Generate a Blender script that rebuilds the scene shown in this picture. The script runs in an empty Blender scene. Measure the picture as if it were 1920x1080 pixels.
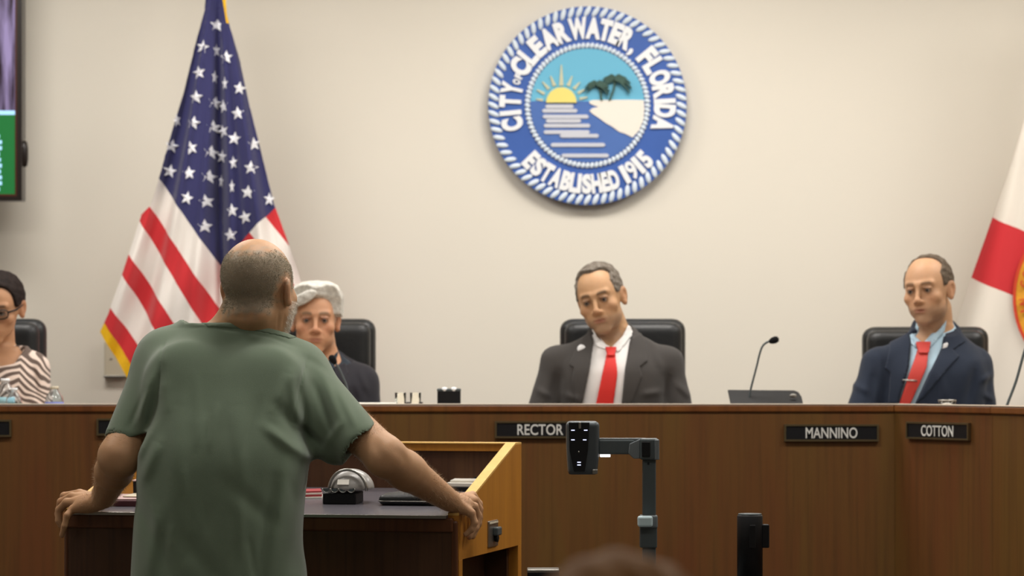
import bpy, bmesh, math, random
import numpy as np
from mathutils import Vector, Matrix
random.seed(4); rng = np.random.default_rng(7)
C = bpy.context.scene.collection
PI = math.pi
# ------------------------------------------------------------------ camera
F = 5760.0; CZ = 1.374; HZ = 690.0
cam_d = bpy.data.cameras.new('camera'); cam = bpy.data.objects.new('camera', cam_d); C.objects.link(cam)
cam.location = (0, 0, CZ); cam.rotation_euler = (PI/2, 0, 0)
cam_d.sensor_width = 36; cam_d.lens = 108; cam_d.shift_y = (HZ-540)/1920.0
cam_d.clip_start = 0.2; cam_d.clip_end = 60
cam_d.dof.use_dof = True; cam_d.dof.focus_distance = 7.8; cam_d.dof.aperture_fstop = 4.6
bpy.context.scene.camera = cam
def P(px, py, D): return np.array([(px-960)*D/F, D, CZ-(py-HZ)*D/F])
# ------------------------------------------------------------------ world, lights, exposure
w = bpy.data.worlds.new('world'); bpy.context.scene.world = w; w.use_nodes = True
w.node_tree.nodes['Background'].inputs[0].default_value = (1, .95, .88, 1)
w.node_tree.nodes['Background'].inputs[1].default_value = 0.05
vs = bpy.context.scene.view_settings
vs.view_transform = 'Standard'; vs.look = 'None'; vs.gamma = 1; vs.use_curve_mapping = False
vs.exposure = 0.0
CEIL = 3.35
def ceiling_area(x, y, sx, sy, power, col=(1, .955, .90)):
    l = bpy.data.lights.new('ceiling_panel_light', 'AREA'); l.shape = 'RECTANGLE'; l.size = sx; l.size_y = sy
    l.energy = power; l.color = col
    o = bpy.data.objects.new('ceiling_panel_light', l); C.objects.link(o); o.location = (x, y, CEIL-0.03)
PANELS = [(-1.6, 10.1, 40), (0.5, 10.1, 46), (2.6, 10.1, 42), (-2.2, 7.9, 26), (-0.1, 7.9, 42), (2.2, 7.9, 40),
          (-2.2, 5.4, 10), (0, 5.4, 13), (2.2, 5.4, 14), (-1.2, 2.6, 5), (1.4, 2.6, 6)]
for (x, y, e) in PANELS: ceiling_area(x, y, 1.15, .55, e*1.0)
# ------------------------------------------------------------------ materials
def lin(h):
    if isinstance(h, str):
        c = [int(h[i:i+2], 16)/255 for i in (0, 2, 4)]
        return tuple(((v+.055)/1.055)**2.4 if v > .04045 else v/12.92 for v in c)
    return tuple(h)
def mat(name, col, rough=.6, spec=.4, metal=0, var=0, vscale=30, stretch=(1, 1, 1), bump=0, bscale=200, bstretch=(1, 1, 1),
        attr=None, sheen=0, sss=0, trans=0, ior=1.45, emit=0, coat=0, col2=None):
    m = bpy.data.materials.new(name); m.use_nodes = True; nt = m.node_tree; N = nt.nodes; L = nt.links
    b = N['Principled BSDF']; c = lin(col)
    b.inputs['Base Color'].default_value = (*c, 1); b.inputs['Roughness'].default_value = rough
    b.inputs['Specular IOR Level'].default_value = spec; b.inputs['Metallic'].default_value = metal
    b.inputs['Sheen Weight'].default_value = sheen; b.inputs['Coat Weight'].default_value = coat
    b.inputs['Transmission Weight'].default_value = trans; b.inputs['IOR'].default_value = ior
    if sss:
        b.inputs['Subsurface Weight'].default_value = sss
        b.inputs['Subsurface Radius'].default_value = (.012, .005, .003); b.inputs['Subsurface Scale'].default_value = 1
    tc = N.new('ShaderNodeTexCoord')
    src = None
    if attr:
        a = N.new('ShaderNodeAttribute'); a.attribute_name = attr; src = a.outputs['Color']
    if var or col2:
        mp = N.new('ShaderNodeMapping'); mp.inputs['Scale'].default_value = stretch
        L.new(tc.outputs['Object'], mp.inputs[0])
        n = N.new('ShaderNodeTexNoise'); n.inputs['Scale'].default_value = vscale; n.inputs['Detail'].default_value = 5
        L.new(mp.outputs[0], n.inputs[0])
        if col2:
            r = N.new('ShaderNodeMapRange'); r.inputs[1].default_value = .35; r.inputs[2].default_value = .65
            L.new(n.outputs[0], r.inputs[0])
            mx = N.new('ShaderNodeMix'); mx.data_type = 'RGBA'
            mx.inputs[6].default_value = (*c, 1); mx.inputs[7].default_value = (*lin(col2), 1)
            L.new(r.outputs[0], mx.inputs[0]); src = mx.outputs[2]
        if var:
            r = N.new('ShaderNodeMapRange'); r.inputs[1].default_value = .25; r.inputs[2].default_value = .75
            r.inputs[3].default_value = 1-var; r.inputs[4].default_value = 1+var
            L.new(n.outputs[0], r.inputs[0])
            mm = N.new('ShaderNodeVectorMath'); mm.operation = 'SCALE'
            if src: L.new(src, mm.inputs[0])
            else: mm.inputs[0].default_value = c
            L.new(r.outputs[0], mm.inputs['Scale']); src = mm.outputs[0]
    if src: L.new(src, b.inputs['Base Color'])
    if bump:
        mp = N.new('ShaderNodeMapping'); mp.inputs['Scale'].default_value = bstretch
        L.new(tc.outputs['Object'], mp.inputs[0])
        n = N.new('ShaderNodeTexNoise'); n.inputs['Scale'].default_value = bscale; n.inputs['Detail'].default_value = 3
        L.new(mp.outputs[0], n.inputs[0])
        bp = N.new('ShaderNodeBump'); bp.inputs['Strength'].default_value = bump; bp.inputs['Distance'].default_value = .004
        L.new(n.outputs[0], bp.inputs['Height']); L.new(bp.outputs[0], b.inputs['Normal'])
    if emit:
        b.inputs['Emission Strength'].default_value = emit
        if src: L.new(src, b.inputs['Emission Color'])
        else: b.inputs['Emission Color'].default_value = (*c, 1)
    return m
def wood(name, c1, c2, c3, rough=.42, sc=1.0, streak=1.0):
    """veneer: broad vertical figure between c1/c2 with fine darker grain c3"""
    m = bpy.data.materials.new(name); m.use_nodes = True; nt = m.node_tree; N = nt.nodes; L = nt.links
    b = N['Principled BSDF']; b.inputs['Roughness'].default_value = rough; b.inputs['Specular IOR Level'].default_value = .35
    tc = N.new('ShaderNodeTexCoord')
    def noise(scale, st, det=4, dist=0):
        mp = N.new('ShaderNodeMapping'); mp.inputs['Scale'].default_value = st; L.new(tc.outputs['Object'], mp.inputs[0])
        n = N.new('ShaderNodeTexNoise'); n.inputs['Scale'].default_value = scale; n.inputs['Detail'].default_value = det
        n.inputs['Distortion'].default_value = dist; L.new(mp.outputs[0], n.inputs[0]); return n.outputs[0]
    def rng_(s, a, b_, lo=0, hi=1):
        r = N.new('ShaderNodeMapRange'); r.inputs[1].default_value = a; r.inputs[2].default_value = b_
        r.inputs[3].default_value = lo; r.inputs[4].default_value = hi; L.new(s, r.inputs[0]); return r.outputs[0]
    def mix(f, a, b_):
        mx = N.new('ShaderNodeMix'); mx.data_type = 'RGBA'
        for i, v in ((6, a), (7, b_)):
            if isinstance(v, tuple): mx.inputs[i].default_value = (*v, 1)
            else: L.new(v, mx.inputs[i])
        L.new(f, mx.inputs[0]); return mx.outputs[2]
    a = mix(rng_(noise(4*sc, (1.6, 1.6, .22), 4, .6), .35, .65), lin(c1), lin(c2))
    g = mix(rng_(noise(60*sc, (1, 1, .035), 4, .3), .45, .75, 0, .55*streak), a, lin(c3))
    L.new(g, b.inputs['Base Color'])
    bp = N.new('ShaderNodeBump'); bp.inputs['Strength'].default_value = .08; bp.inputs['Distance'].default_value = .002
    L.new(noise(90*sc, (1, 1, .04)), bp.inputs['Height']); L.new(bp.outputs[0], b.inputs['Normal'])
    return m
M = {}
M['wall'] = mat('wall_paint', 'e2dccf', .85, .2, bump=.06, bscale=160, var=.012, vscale=1.5)
M['ceil'] = mat('ceiling_tile', 'e8e4da', .9, .2, bump=.3, bscale=90)
M['carpet'] = mat('carpet', '5b5550', .95, .1, bump=.6, bscale=400, var=.15, vscale=120)
M['dais'] = wood('walnut_veneer', '684a22', '693f20', '50361b', .45)
M['dais_edge'] = wood('walnut_edge', '7a4c23', '704020', '54331a', .35)
M['dais_top'] = mat('desk_laminate', 'c2b3a2', .35, .5, var=.05, vscale=60)
M['lect'] = wood('dark_walnut', '4a301c', '45291a', '2c1a10', .45, 1.3)
M['lect_edge'] = wood('walnut_lip', '5f3a20', '56301a', '3a2012', .4, 1.3)
M['oak'] = wood('golden_oak', 'b57a2c', 'a86f28', '8d5a1d', .4, 1.5, .7)
M['oak_pale'] = wood('pale_oak_edging', 'ddb468', 'd3a75a', 'b58a42', .45, 1.5, .4)
M['lect_top'] = mat('grey_laminate', '5d5a60', .22, .5, var=.05, vscale=90)
M['black'] = mat('black_plastic', '131315', .5, .3, bump=.05, bscale=500)
M['black_soft'] = mat('black_foam', '121214', .9, .2, bump=.5, bscale=900)
M['leather'] = mat('black_leather', '1d1e1f', .38, .45, bump=.25, bscale=260, var=.06)
M['grey_metal'] = mat('grey_metal', '6d7477', .4, .5, .1, var=.04)
M['dark_metal'] = mat('dark_grey_metal', '4a5254', .45, .5, .1)
M['steel'] = mat('brushed_steel', '9c9a94', .3, .5, .9, bump=.1, bscale=300, bstretch=(1, 1, 8))
M['brass'] = mat('brass', '7a6c50', .35, .5, .8)
M['plate_black'] = mat('engraved_black', '17171a', .35, .5)
M['white'] = mat('white_letter', 'd9d8d2', .5, .4)
M['paper'] = mat('paper', 'dcd8ce', .8, .2, var=.03, vscale=12)
M['gold'] = mat('gold_fringe', 'e6b311', .6, .4, bump=.6, bscale=500, bstretch=(1, 1, .3), var=.1, vscale=200)
M['glass'] = mat('clear_plastic', 'f4fbff', .06, .5, trans=1, ior=1.38)
M['water'] = mat('water', 'eef8fb', .0, .5, trans=1, ior=1.33)
M['beige'] = mat('beige_plastic', 'c9c0aa', .6, .3)
# ------------------------------------------------------------------ object helpers
def tag(o, label=None, cat=None, group=None, kind=None):
    for k, v in (('label', label), ('category', cat), ('group', group), ('kind', kind)):
        if v: o[k] = v
    return o
def thing(name, loc, label, cat, group=None):
    o = bpy.data.objects.new(name, None); C.objects.link(o); o.location = Vector(loc); o.empty_display_size = .05
    return tag(o, label, cat, group)
def link(name, me, m, parent=None, smooth=None):
    """me has world coordinates; parented objects get them shifted to the parent's frame"""
    if parent is not None:
        base = parent.get('_w')
        off = world_loc(parent)
        me.transform(Matrix.Translation(-off))
    o = bpy.data.objects.new(name, me); C.objects.link(o)
    if m is not None and len(me.materials) == 0: me.materials.append(m)
    if parent is not None: o.parent = parent
    if smooth: me.polygons.foreach_set('use_smooth', [True]*len(me.polygons))
    return o
def world_loc(o):
    v = Vector((0, 0, 0))
    while o is not None:
        v += o.location; o = o.parent
    return v
def npmesh(name, V, Fq):
    V = np.asarray(V, dtype=np.float32); Fq = np.asarray(Fq, dtype=np.int32); k = Fq.shape[1]
    me = bpy.data.meshes.new(name); me.vertices.add(len(V)); me.vertices.foreach_set('co', V.ravel())
    me.loops.add(Fq.size); me.loops.foreach_set('vertex_index', Fq.ravel())
    me.polygons.add(len(Fq)); me.polygons.foreach_set('loop_start', np.arange(0, Fq.size, k, dtype=np.int32))
    me.update(calc_edges=True); return me
def bmm(name, bm):
    me = bpy.data.meshes.new(name); bmesh.ops.recalc_face_normals(bm, faces=bm.faces); bm.to_mesh(me); bm.free(); return me
def add_box(bm, lo, hi, T=None):
    lo, hi = Vector(lo), Vector(hi)
    r = bmesh.ops.create_cube(bm, size=1)
    S = Matrix.Translation((lo+hi)/2) @ Matrix.Diagonal((*(hi-lo), 1))
    bmesh.ops.transform(bm, matrix=(T @ S) if T is not None else S, verts=r['verts']); return r['verts']
def bevel(bm, w_, seg=2):
    bmesh.ops.bevel(bm, geom=list(bm.edges), offset=w_, segments=seg, affect='EDGES', profile=.5)
def box(name, lo, hi, m, parent=None, bev=0, T=None, seg=2):
    bm = bmesh.new(); add_box(bm, lo, hi)
    if bev: bevel(bm, bev, seg)
    if T is not None: bmesh.ops.transform(bm, matrix=T, verts=bm.verts)
    return link(name, bmm(name, bm), m, parent)
def prism(name, pts, m, parent=None, d0=0, d1=.01, T=None, bev=0):
    """polygon in local XZ, extruded along Y from d0 to d1; T places it"""
    bm = bmesh.new(); n = len(pts)
    a = [bm.verts.new((p[0], d0, p[1])) for p in pts]; b = [bm.verts.new((p[0], d1, p[1])) for p in pts]
    bm.faces.new(a); bm.faces.new(b[::-1])
    for i in range(n): bm.faces.new((a[i], b[i], b[(i+1) % n], a[(i+1) % n]))
    if bev: bevel(bm, bev, 2)
    if T is not None: bmesh.ops.transform(bm, matrix=T, verts=bm.verts)
    return link(name, bmm(name, bm), m, parent)
def tube(name, pts, r, m, parent=None, seg=12, caps=True, flat=1.0):
    pts = [Vector(p) for p in pts]; n = len(pts); rs = r if isinstance(r, (list, tuple)) else [r]*n
    bm = bmesh.new(); rings = []; up = Vector((.13, .21, .97)).normalized()
    for i, p in enumerate(pts):
        t = (pts[min(i+1, n-1)]-pts[max(i-1, 0)]).normalized()
        if abs(t.dot(up)) > .9: up = Vector((.9, .3, .1)).normalized()
        a = t.cross(up).normalized(); b = t.cross(a).normalized(); up = -b if False else up
        rings.append([bm.verts.new(p+(a*math.cos(2*PI*k/seg)+b*math.sin(2*PI*k/seg)*flat)*rs[i]) for k in range(seg)])
    for i in range(n-1):
        for k in range(seg):
            f = bm.faces.new((rings[i][k], rings[i][(k+1) % seg], rings[i+1][(k+1) % seg], rings[i+1][k])); f.smooth = True
    if caps: bm.faces.new(rings[0][::-1]); bm.faces.new(rings[-1])
    return link(name, bmm(name, bm), m, parent)
def spline(pts, n=8):
    pts = [np.array(p, float) for p in pts]; out = []
    for i in range(len(pts)-1):
        p0 = pts[max(i-1, 0)]; p1 = pts[i]; p2 = pts[i+1]; p3 = pts[min(i+2, len(pts)-1)]
        for k in range(n):
            t = k/n
            out.append(.5*((2*p1)+(-p0+p2)*t+(2*p0-5*p1+4*p2-p3)*t*t+(-p0+3*p1-3*p2+p3)*t**3))
    out.append(pts[-1]); return out
def lathe(name, prof, c, m, parent=None, seg=24, T=None):
    bm = bmesh.new(); rings = []
    for (r, z) in prof:
        if r < 1e-5: rings.append([bm.verts.new((0, 0, z))])
        else: rings.append([bm.verts.new((r*math.cos(2*PI*k/seg), r*math.sin(2*PI*k/seg), z)) for k in range(seg)])
    for i in range(len(rings)-1):
        A, B = rings[i], rings[i+1]
        for k in range(seg):
            q = [A[k % len(A)], A[(k+1) % len(A)], B[(k+1) % len(B)], B[k % len(B)]]
            q = [v for j, v in enumerate(q) if v not in q[:j]]
            if len(q) > 2: f = bm.faces.new(q); f.smooth = True
    bmesh.ops.transform(bm, matrix=Matrix.Translation(Vector(c)) @ (T if T is not None else Matrix()), verts=bm.verts)
    return link(name, bmm(name, bm), m, parent)
def copy_tree(o, parent=None):
    c = o.copy(); C.objects.link(c)
    if parent: c.parent = parent
    for ch in o.children: copy_tree(ch, c)
    return c
def text_mesh(s, bold=.0, extrude=.0):
    cu = bpy.data.curves.new('text', 'FONT'); cu.body = s; cu.size = 1; cu.offset = bold; cu.extrude = extrude; cu.resolution_u = 4
    cu.align_x = 'CENTER'
    o = bpy.data.objects.new('text', cu); C.objects.link(o)
    dg = bpy.context.evaluated_depsgraph_get(); me = bpy.data.meshes.new_from_object(o.evaluated_get(dg))
    bpy.data.objects.remove(o); bpy.data.curves.remove(cu)
    co = np.empty(len(me.vertices)*3, np.float32); me.vertices.foreach_get('co', co); co = co.reshape(-1, 3)
    lo, hi = co.min(0), co.max(0); return me, lo, hi
def lettering(name, s, w_, h_, T, m, parent, bold=.03, depth=.004):
    """text fitted to w_ x h_ metres, centred on T's origin, reading in T's local X (right), Z (up), depth towards -Y"""
    me, lo, hi = text_mesh(s, bold, .5)
    c = (lo+hi)/2
    sx = w_/(hi[0]-lo[0]); sy = h_/(hi[1]-lo[1])
    A = Matrix(((sx, 0, 0, -c[0]*sx), (0, 0, -depth, 0), (0, sy, 0, -c[1]*sy), (0, 0, 0, 1)))
    me.transform(T @ A); me.materials.clear()
    return link(name, me, m, parent)
# ------------------------------------------------------------------ implicit surfaces (signed distance + surface nets)
class Sh:
    def __init__(s): s.p = []; s.fr(np.eye(3), np.zeros(3), 1.0)
    def fr(s, R=None, t=None, sc=1.0):
        s.R = np.eye(3) if R is None else np.array(R, float); s.t = np.zeros(3) if t is None else np.array(t, float); s.s = sc
    def w(s, v): return s.R @ (np.array(v, float)*s.s)+s.t
    def add(s, f, c, ext, k, op):
        s.p.append((f, np.array(c), ext, max(k, 1e-4), op))
    def ell(s, c, r, k=.01, op='u', rot=None):
        c = s.w(c); r = np.array(r, float)*s.s; R = s.R if rot is None else s.R @ np.array(rot)
        def f(X, Y, Z):
            x, y, z = X-c[0], Y-c[1], Z-c[2]
            q = [(R[0, i]*x+R[1, i]*y+R[2, i]*z)/r[i] for i in range(3)]
            k0 = np.sqrt(q[0]**2+q[1]**2+q[2]**2)
            k1 = np.sqrt((q[0]/r[0])**2+(q[1]/r[1])**2+(q[2]/r[2])**2)
            return k0*(k0-1)/np.maximum(k1, 1e-6)
        s.add(f, c, float(max(r)), k*s.s, op)
    def cap(s, a, b, ra, rb, k=.01, op='u', flat=None):
        a, b = s.w(a), s.w(b); ra, rb = ra*s.s, rb*s.s; ba = b-a; L2 = float(ba @ ba)+1e-12
        if flat: u = s.R @ (np.array(flat[0], float)/np.linalg.norm(flat[0])); fs = 1/flat[1]**2-1
        def f(X, Y, Z):
            x, y, z = X-a[0], Y-a[1], Z-a[2]
            h = np.clip((x*ba[0]+y*ba[1]+z*ba[2])/L2, 0, 1)
            x, y, z = x-h*ba[0], y-h*ba[1], z-h*ba[2]
            d2 = x*x+y*y+z*z
            if flat: d2 = d2+(x*u[0]+y*u[1]+z*u[2])**2*fs
            return np.sqrt(d2)-(ra+(rb-ra)*h)
        s.add(f, (a+b)/2, math.sqrt(L2)/2+max(ra, rb), k*s.s, op)
    def box(s, c, half, rad=.01, k=.005, op='u', rot=None):
        c = s.w(c); hf = np.array(half, float)*s.s-rad; R = s.R if rot is None else s.R @ np.array(rot)
        def f(X, Y, Z):
            x, y, z = X-c[0], Y-c[1], Z-c[2]
            q = [np.abs(R[0, i]*x+R[1, i]*y+R[2, i]*z)-hf[i] for i in range(3)]
            o = np.sqrt(sum(np.maximum(v, 0)**2 for v in q)); return o+np.minimum(np.maximum(np.maximum(q[0], q[1]), q[2]), 0)-rad
        s.add(f, c, float(np.linalg.norm(hf))+rad, k*s.s, op)
    def loft(s, keys, k=.02, op='u', n=2.3, g=0.0):
        """keys (z, cx, cy, rx, ry) in the current frame, z ascending"""
        K = np.array(keys, float); R, t, sc = s.R, s.t, s.s; zs = K[:, 0]
        zz = np.linspace(zs[0], zs[-1], 80); sm = []
        for j in range(1, 5):
            v = np.interp(zz, zs, K[:, j]); kk = np.ones(9)/9; vp = np.pad(v, 4, mode='edge'); sm.append(np.convolve(vp, kk, 'valid'))
        c = s.w([K[:, 1].mean(), K[:, 2].mean(), (zs[0]+zs[-1])/2])
        ext = max((zs[-1]-zs[0])/2+.02, K[:, 3].max()+.05+abs(K[:, 1]-K[:, 1].mean()).max())*sc
        def f(X, Y, Z):
            x, y, z = X-t[0], Y-t[1], Z-t[2]
            lx = (R[0, 0]*x+R[1, 0]*y+R[2, 0]*z)/sc; ly = (R[0, 1]*x+R[1, 1]*y+R[2, 1]*z)/sc; lz = (R[0, 2]*x+R[1, 2]*y+R[2, 2]*z)/sc
            cx, cy, rx, ry = [np.interp(lz, zz, v) for v in sm]
            rx = np.maximum(rx+g, .004); ry = np.maximum(ry+g, .004)
            q = (np.abs((lx-cx)/rx)**n+np.abs((ly-cy)/ry)**n)**(1/n)
            d = (q-1)*np.minimum(rx, ry)
            return np.maximum(d, np.maximum(lz-zs[-1], zs[0]-lz))*sc
        s.add(f, c, ext*1.15, k, op)
    def cut(s, p, n, c, ext, k=.002):
        """remove what lies on the n side of the plane through p, within ext of c"""
        p, c = s.w(p), s.w(c); n = s.R @ (np.array(n, float)/np.linalg.norm(n))
        def f(X, Y, Z):
            dpl = -((X-p[0])*n[0]+(Y-p[1])*n[1]+(Z-p[2])*n[2])
            dsp = np.sqrt((X-c[0])**2+(Y-c[1])**2+(Z-c[2])**2)-ext
            return np.maximum(dpl, dsp)
        s.add(f, c, ext, k, 's')
    def fold(s, a, b, wd, amp):
        a, b = s.w(a), s.w(b); ba = b-a; L2 = float(ba @ ba)+1e-12
        def f(X, Y, Z):
            x, y, z = X-a[0], Y-a[1], Z-a[2]
            h = np.clip((x*ba[0]+y*ba[1]+z*ba[2])/L2, 0, 1)
            d2 = (x-h*ba[0])**2+(y-h*ba[1])**2+(z-h*ba[2])**2
            return amp*np.exp(-d2/wd**2)*(np.sin(PI*np.clip(h*.94+.03, 0, 1))**.5)
        s.add(f, (a+b)/2, math.sqrt(L2)/2+wd*1.5, 0.001, 'f')
    def fold2(s, a, b, wd, amp, y1, y0=None):
        """a crease running over everything in front of y1, whatever its depth"""
        ax_, az, bx_, bz = a[0], a[2], b[0], b[2]; ex, ez = bx_-ax_, bz-az; L2 = ex*ex+ez*ez+1e-12
        def f(X, Y, Z):
            x, z = X-ax_, Z-az; h = np.clip((x*ex+z*ez)/L2, 0, 1); d2 = (x-h*ex)**2+(z-h*ez)**2
            return (amp*np.exp(-d2/wd**2)*np.sin(PI*np.clip(h*.94+.03, 0, 1))**.5)*np.clip((y1-Y)/.03, 0, 1)
        c = (np.array(a)+np.array(b))/2; c[1] = y1-.15
        s.add(f, c, max(math.sqrt(L2)/2+wd*2, .17), .001, 'f')
    def eval(s, lo, hi, h):
        lo = np.array(lo, float); n = np.ceil((np.array(hi)-lo)/h).astype(int)+1
        A = np.full(n, .08, np.float32)
        ax = [(lo[i]+np.arange(n[i])*h).astype(np.float32) for i in range(3)]
        for f, c, ext, k, op in s.p:
            m = ext+k+.02
            i0 = [max(0, int((c[i]-m-lo[i])/h)) for i in range(3)]; i1 = [min(n[i], int((c[i]+m-lo[i])/h)+2) for i in range(3)]
            if any(i1[i] <= i0[i] for i in range(3)): continue
            sl = tuple(slice(i0[i], i1[i]) for i in range(3))
            d = f(ax[0][sl[0]][:, None, None], ax[1][sl[1]][None, :, None], ax[2][sl[2]][None, None, :]).astype(np.float32)
            a = A[sl]
            if op == 'f': A[sl] = a-d; continue
            if op == 's': a2, b2 = -a, d
            else: a2, b2 = a, d
            hh = np.clip(.5+.5*(a2-b2)/k, 0, 1) if op == 'u' else None
            if op == 'u': A[sl] = a*(1-hh)+d*hh-k*hh*(1-hh)
            else:
                nd = -d; hh = np.clip(.5+.5*(a-nd)/k, 0, 1); A[sl] = nd*(1-hh)+a*hh+k*hh*(1-hh)
        return A, ax
def nets(A, lo, h):
    lo = np.array(lo, float); n = A.shape
    A = A.copy(); A[0] = A[-1] = .05; A[:, 0] = A[:, -1] = .05; A[:, :, 0] = A[:, :, -1] = .05
    S = A < 0
    c = np.zeros(tuple(np.array(n)-1), np.int8)
    for i in (0, 1):
        for j in (0, 1):
            for k in (0, 1): c += S[i:n[0]-1+i, j:n[1]-1+j, k:n[2]-1+k]
    act = (c > 0) & (c < 8); idx = np.argwhere(act)
    ids = np.full(c.shape, -1, np.int32); ids[act] = np.arange(len(idx))
    acc = np.zeros((len(idx), 3)); cnt = np.zeros(len(idx))
    corners = [(i, j, k) for i in (0, 1) for j in (0, 1) for k in (0, 1)]
    val = {cc: A[idx[:, 0]+cc[0], idx[:, 1]+cc[1], idx[:, 2]+cc[2]] for cc in corners}
    for a in corners:
        for ax_ in range(3):
            if a[ax_] == 0:
                b = list(a); b[ax_] = 1; b = tuple(b); va, vb = val[a], val[b]; mk = (va < 0) != (vb < 0)
                t = np.where(mk, va/np.where(mk, va-vb, 1), 0)
                p = np.tile(np.array(a, float), (len(idx), 1)); p[:, ax_] += t
                acc[mk] += p[mk]; cnt[mk] += 1
    V = lo+(idx+acc/cnt[:, None])*h
    quads = []
    for ax_ in range(3):
        o1, o2 = [(1, 2), (2, 0), (0, 1)][ax_]
        sl0 = [slice(1, n[i]-1) for i in range(3)]; sl1 = list(sl0); sl0[ax_] = slice(0, n[ax_]-1); sl1[ax_] = slice(1, n[ax_])
        a, b = S[tuple(sl0)], S[tuple(sl1)]
        for fl in (0, 1):
            e = np.argwhere((a & ~b) if fl == 0 else (~a & b))
            if not len(e): continue
            off = np.ones(3, int); off[ax_] = 0; e = e+off
            def g(d1, d2):
                q = e.copy(); q[:, o1] -= d1; q[:, o2] -= d2; return ids[q[:, 0], q[:, 1], q[:, 2]]
            q = np.stack([g(1, 1), g(0, 1), g(0, 0), g(1, 0)], 1)
            quads.append(q if fl == 0 else q[:, ::-1])
    if not quads: return np.zeros((0, 3)), np.zeros((0, 4), int)
    return V, np.concatenate(quads)
def relax(V, Q, it=1, f=.5):
    E = np.concatenate([Q[:, [0, 1]], Q[:, [1, 2]], Q[:, [2, 3]], Q[:, [3, 0]]])
    for _ in range(it):
        acc = np.zeros_like(V); cnt = np.zeros(len(V))
        for a, b in ((0, 1), (1, 0)):
            for j in range(3): acc[:, j] += np.bincount(E[:, a], V[E[:, b], j], len(V))
            cnt += np.bincount(E[:, a], minlength=len(V))
        V = V+(acc/np.maximum(cnt, 1)[:, None]-V)*f
    return V
def surf(name, A, lo, h, m, parent, color=None, it=1, xf=None):
    V, Q = nets(A, lo, h); V = relax(V, Q, it)
    if xf is not None: V = xf(V)
    me = npmesh(name, V, Q); me.polygons.foreach_set('use_smooth', np.ones(len(Q), bool))
    if color is not None:
        ca = me.color_attributes.new('Col', 'FLOAT_COLOR', 'POINT')
        c = np.concatenate([np.clip(color(V), 0, 1), np.ones((len(V), 1))], 1).astype(np.float32); ca.data.foreach_set('color', c.ravel())
    o = link(name, me, m, parent); return o, V, Q
def poly2(xs, zs, poly):
    X, Z = np.meshgrid(xs, zs, indexing='ij'); d = np.full(X.shape, 1e9); sgn = np.ones(X.shape)
    n = len(poly)
    for i in range(n):
        a = np.array(poly[i], float); b = np.array(poly[(i+1) % n], float); e = b-a
        wx, wz = X-a[0], Z-a[1]; t = np.clip((wx*e[0]+wz*e[1])/(e @ e+1e-12), 0, 1)
        d = np.minimum(d, (wx-e[0]*t)**2+(wz-e[1]*t)**2)
        c1 = Z >= a[1]; c2 = Z < b[1]; c3 = e[0]*wz > e[1]*wx
        sgn = np.where((c1 & c2 & c3) | (~c1 & ~c2 & ~c3), -sgn, sgn)
    return (np.sqrt(d)*sgn).astype(np.float32)
def strands(name, pts, nrm, length, width, lean, m, parent, jit=.5):
    """short tapered hairs: one thin triangle each, growing along the normal bent by lean"""
    n = len(pts); L = length*rng.uniform(.6, 1.2, (n, 1))
    d = nrm+lean+rng.normal(0, jit, (n, 3)); d /= np.linalg.norm(d, axis=1, keepdims=True)
    sd = np.cross(d, rng.normal(0, 1, (n, 3))); sd /= np.linalg.norm(sd, axis=1, keepdims=True)+1e-9
    V = np.concatenate([pts-sd*width/2, pts+sd*width/2, pts+d*L]); i = np.arange(n)
    me = npmesh(name, V, np.stack([i, i+n, i+2*n], 1)); o = link(name, me, m, parent); o['kind'] = 'stuff'; return o
def sample_surface(V, Q, mask, n):
    """random points and normals on faces whose first vertex passes mask"""
    q = Q[mask[Q[:, 0]]]; a, b, c, d = (V[q[:, i]] for i in range(4)); nn = np.cross(c-a, d-b); ar = np.linalg.norm(nn, axis=1)
    pick = rng.choice(len(q), n, p=ar/ar.sum()); u, v = rng.random((2, n, 1))
    p = (a[pick]*(1-u)+b[pick]*u)*(1-v)+(d[pick]*(1-u)+c[pick]*u)*v
    return p, nn[pick]/(ar[pick][:, None]+1e-12)
# ------------------------------------------------------------------ room
def structure(o): o['kind'] = 'structure'; return o
YB = 11.6
structure(box('floor', (-4.6, -1.6, -.1), (4.6, YB+.1, 0), M['carpet']))
structure(box('wall_back', (-4.6, YB, 0), (4.6, YB+.12, CEIL), M['wall']))
structure(box('wall_left', (-4.72, -1.6, 0), (-4.6, YB+.1, CEIL), M['wall']))
structure(box('wall_right', (4.6, -1.6, 0), (4.72, YB+.1, CEIL), M['wall']))
structure(box('wall_rear', (-4.6, -1.72, 0), (4.6, -1.6, CEIL), M['wall']))
cl = structure(box('ceiling', (-4.72, -1.72, CEIL), (4.72, YB+.12, CEIL+.1), M['ceil']))
structure(box('baseboard_back', (-4.6, YB-.015, .45), (4.6, YB, .55), M['black']))
PLAT = .45
pl = structure(box('trim_1', (-4.6, 9.62, 0), (4.6, YB, PLAT), M['carpet'])); pl.name = 'floor_platform'
# recessed light panels (frame + diffuser); the light itself is the area lamp just under each
for (x, y, e) in PANELS:
    t = thing('ceiling_light', (x, y, CEIL), 'recessed rectangular ceiling light panel above the council room', 'light', 'ceiling light panels')
    bm = bmesh.new(); X, Y = .62, .32
    for lo, hi in (((-X, -Y), (X, -Y+.03)), ((-X, Y-.03), (X, Y)), ((-X, -Y+.03), (-X+.03, Y-.03)), ((X-.03, -Y+.03), (X, Y-.03))):
        add_box(bm, (x+lo[0], y+lo[1], CEIL-.02), (x+hi[0], y+hi[1], CEIL-.001))
    link('frame', bmm('frame', bm), M['beige'], t)
    box('diffuser', (x-.59, y-.29, CEIL-.012), (x+.59, y+.29, CEIL-.004), M['paper'], t)
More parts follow.
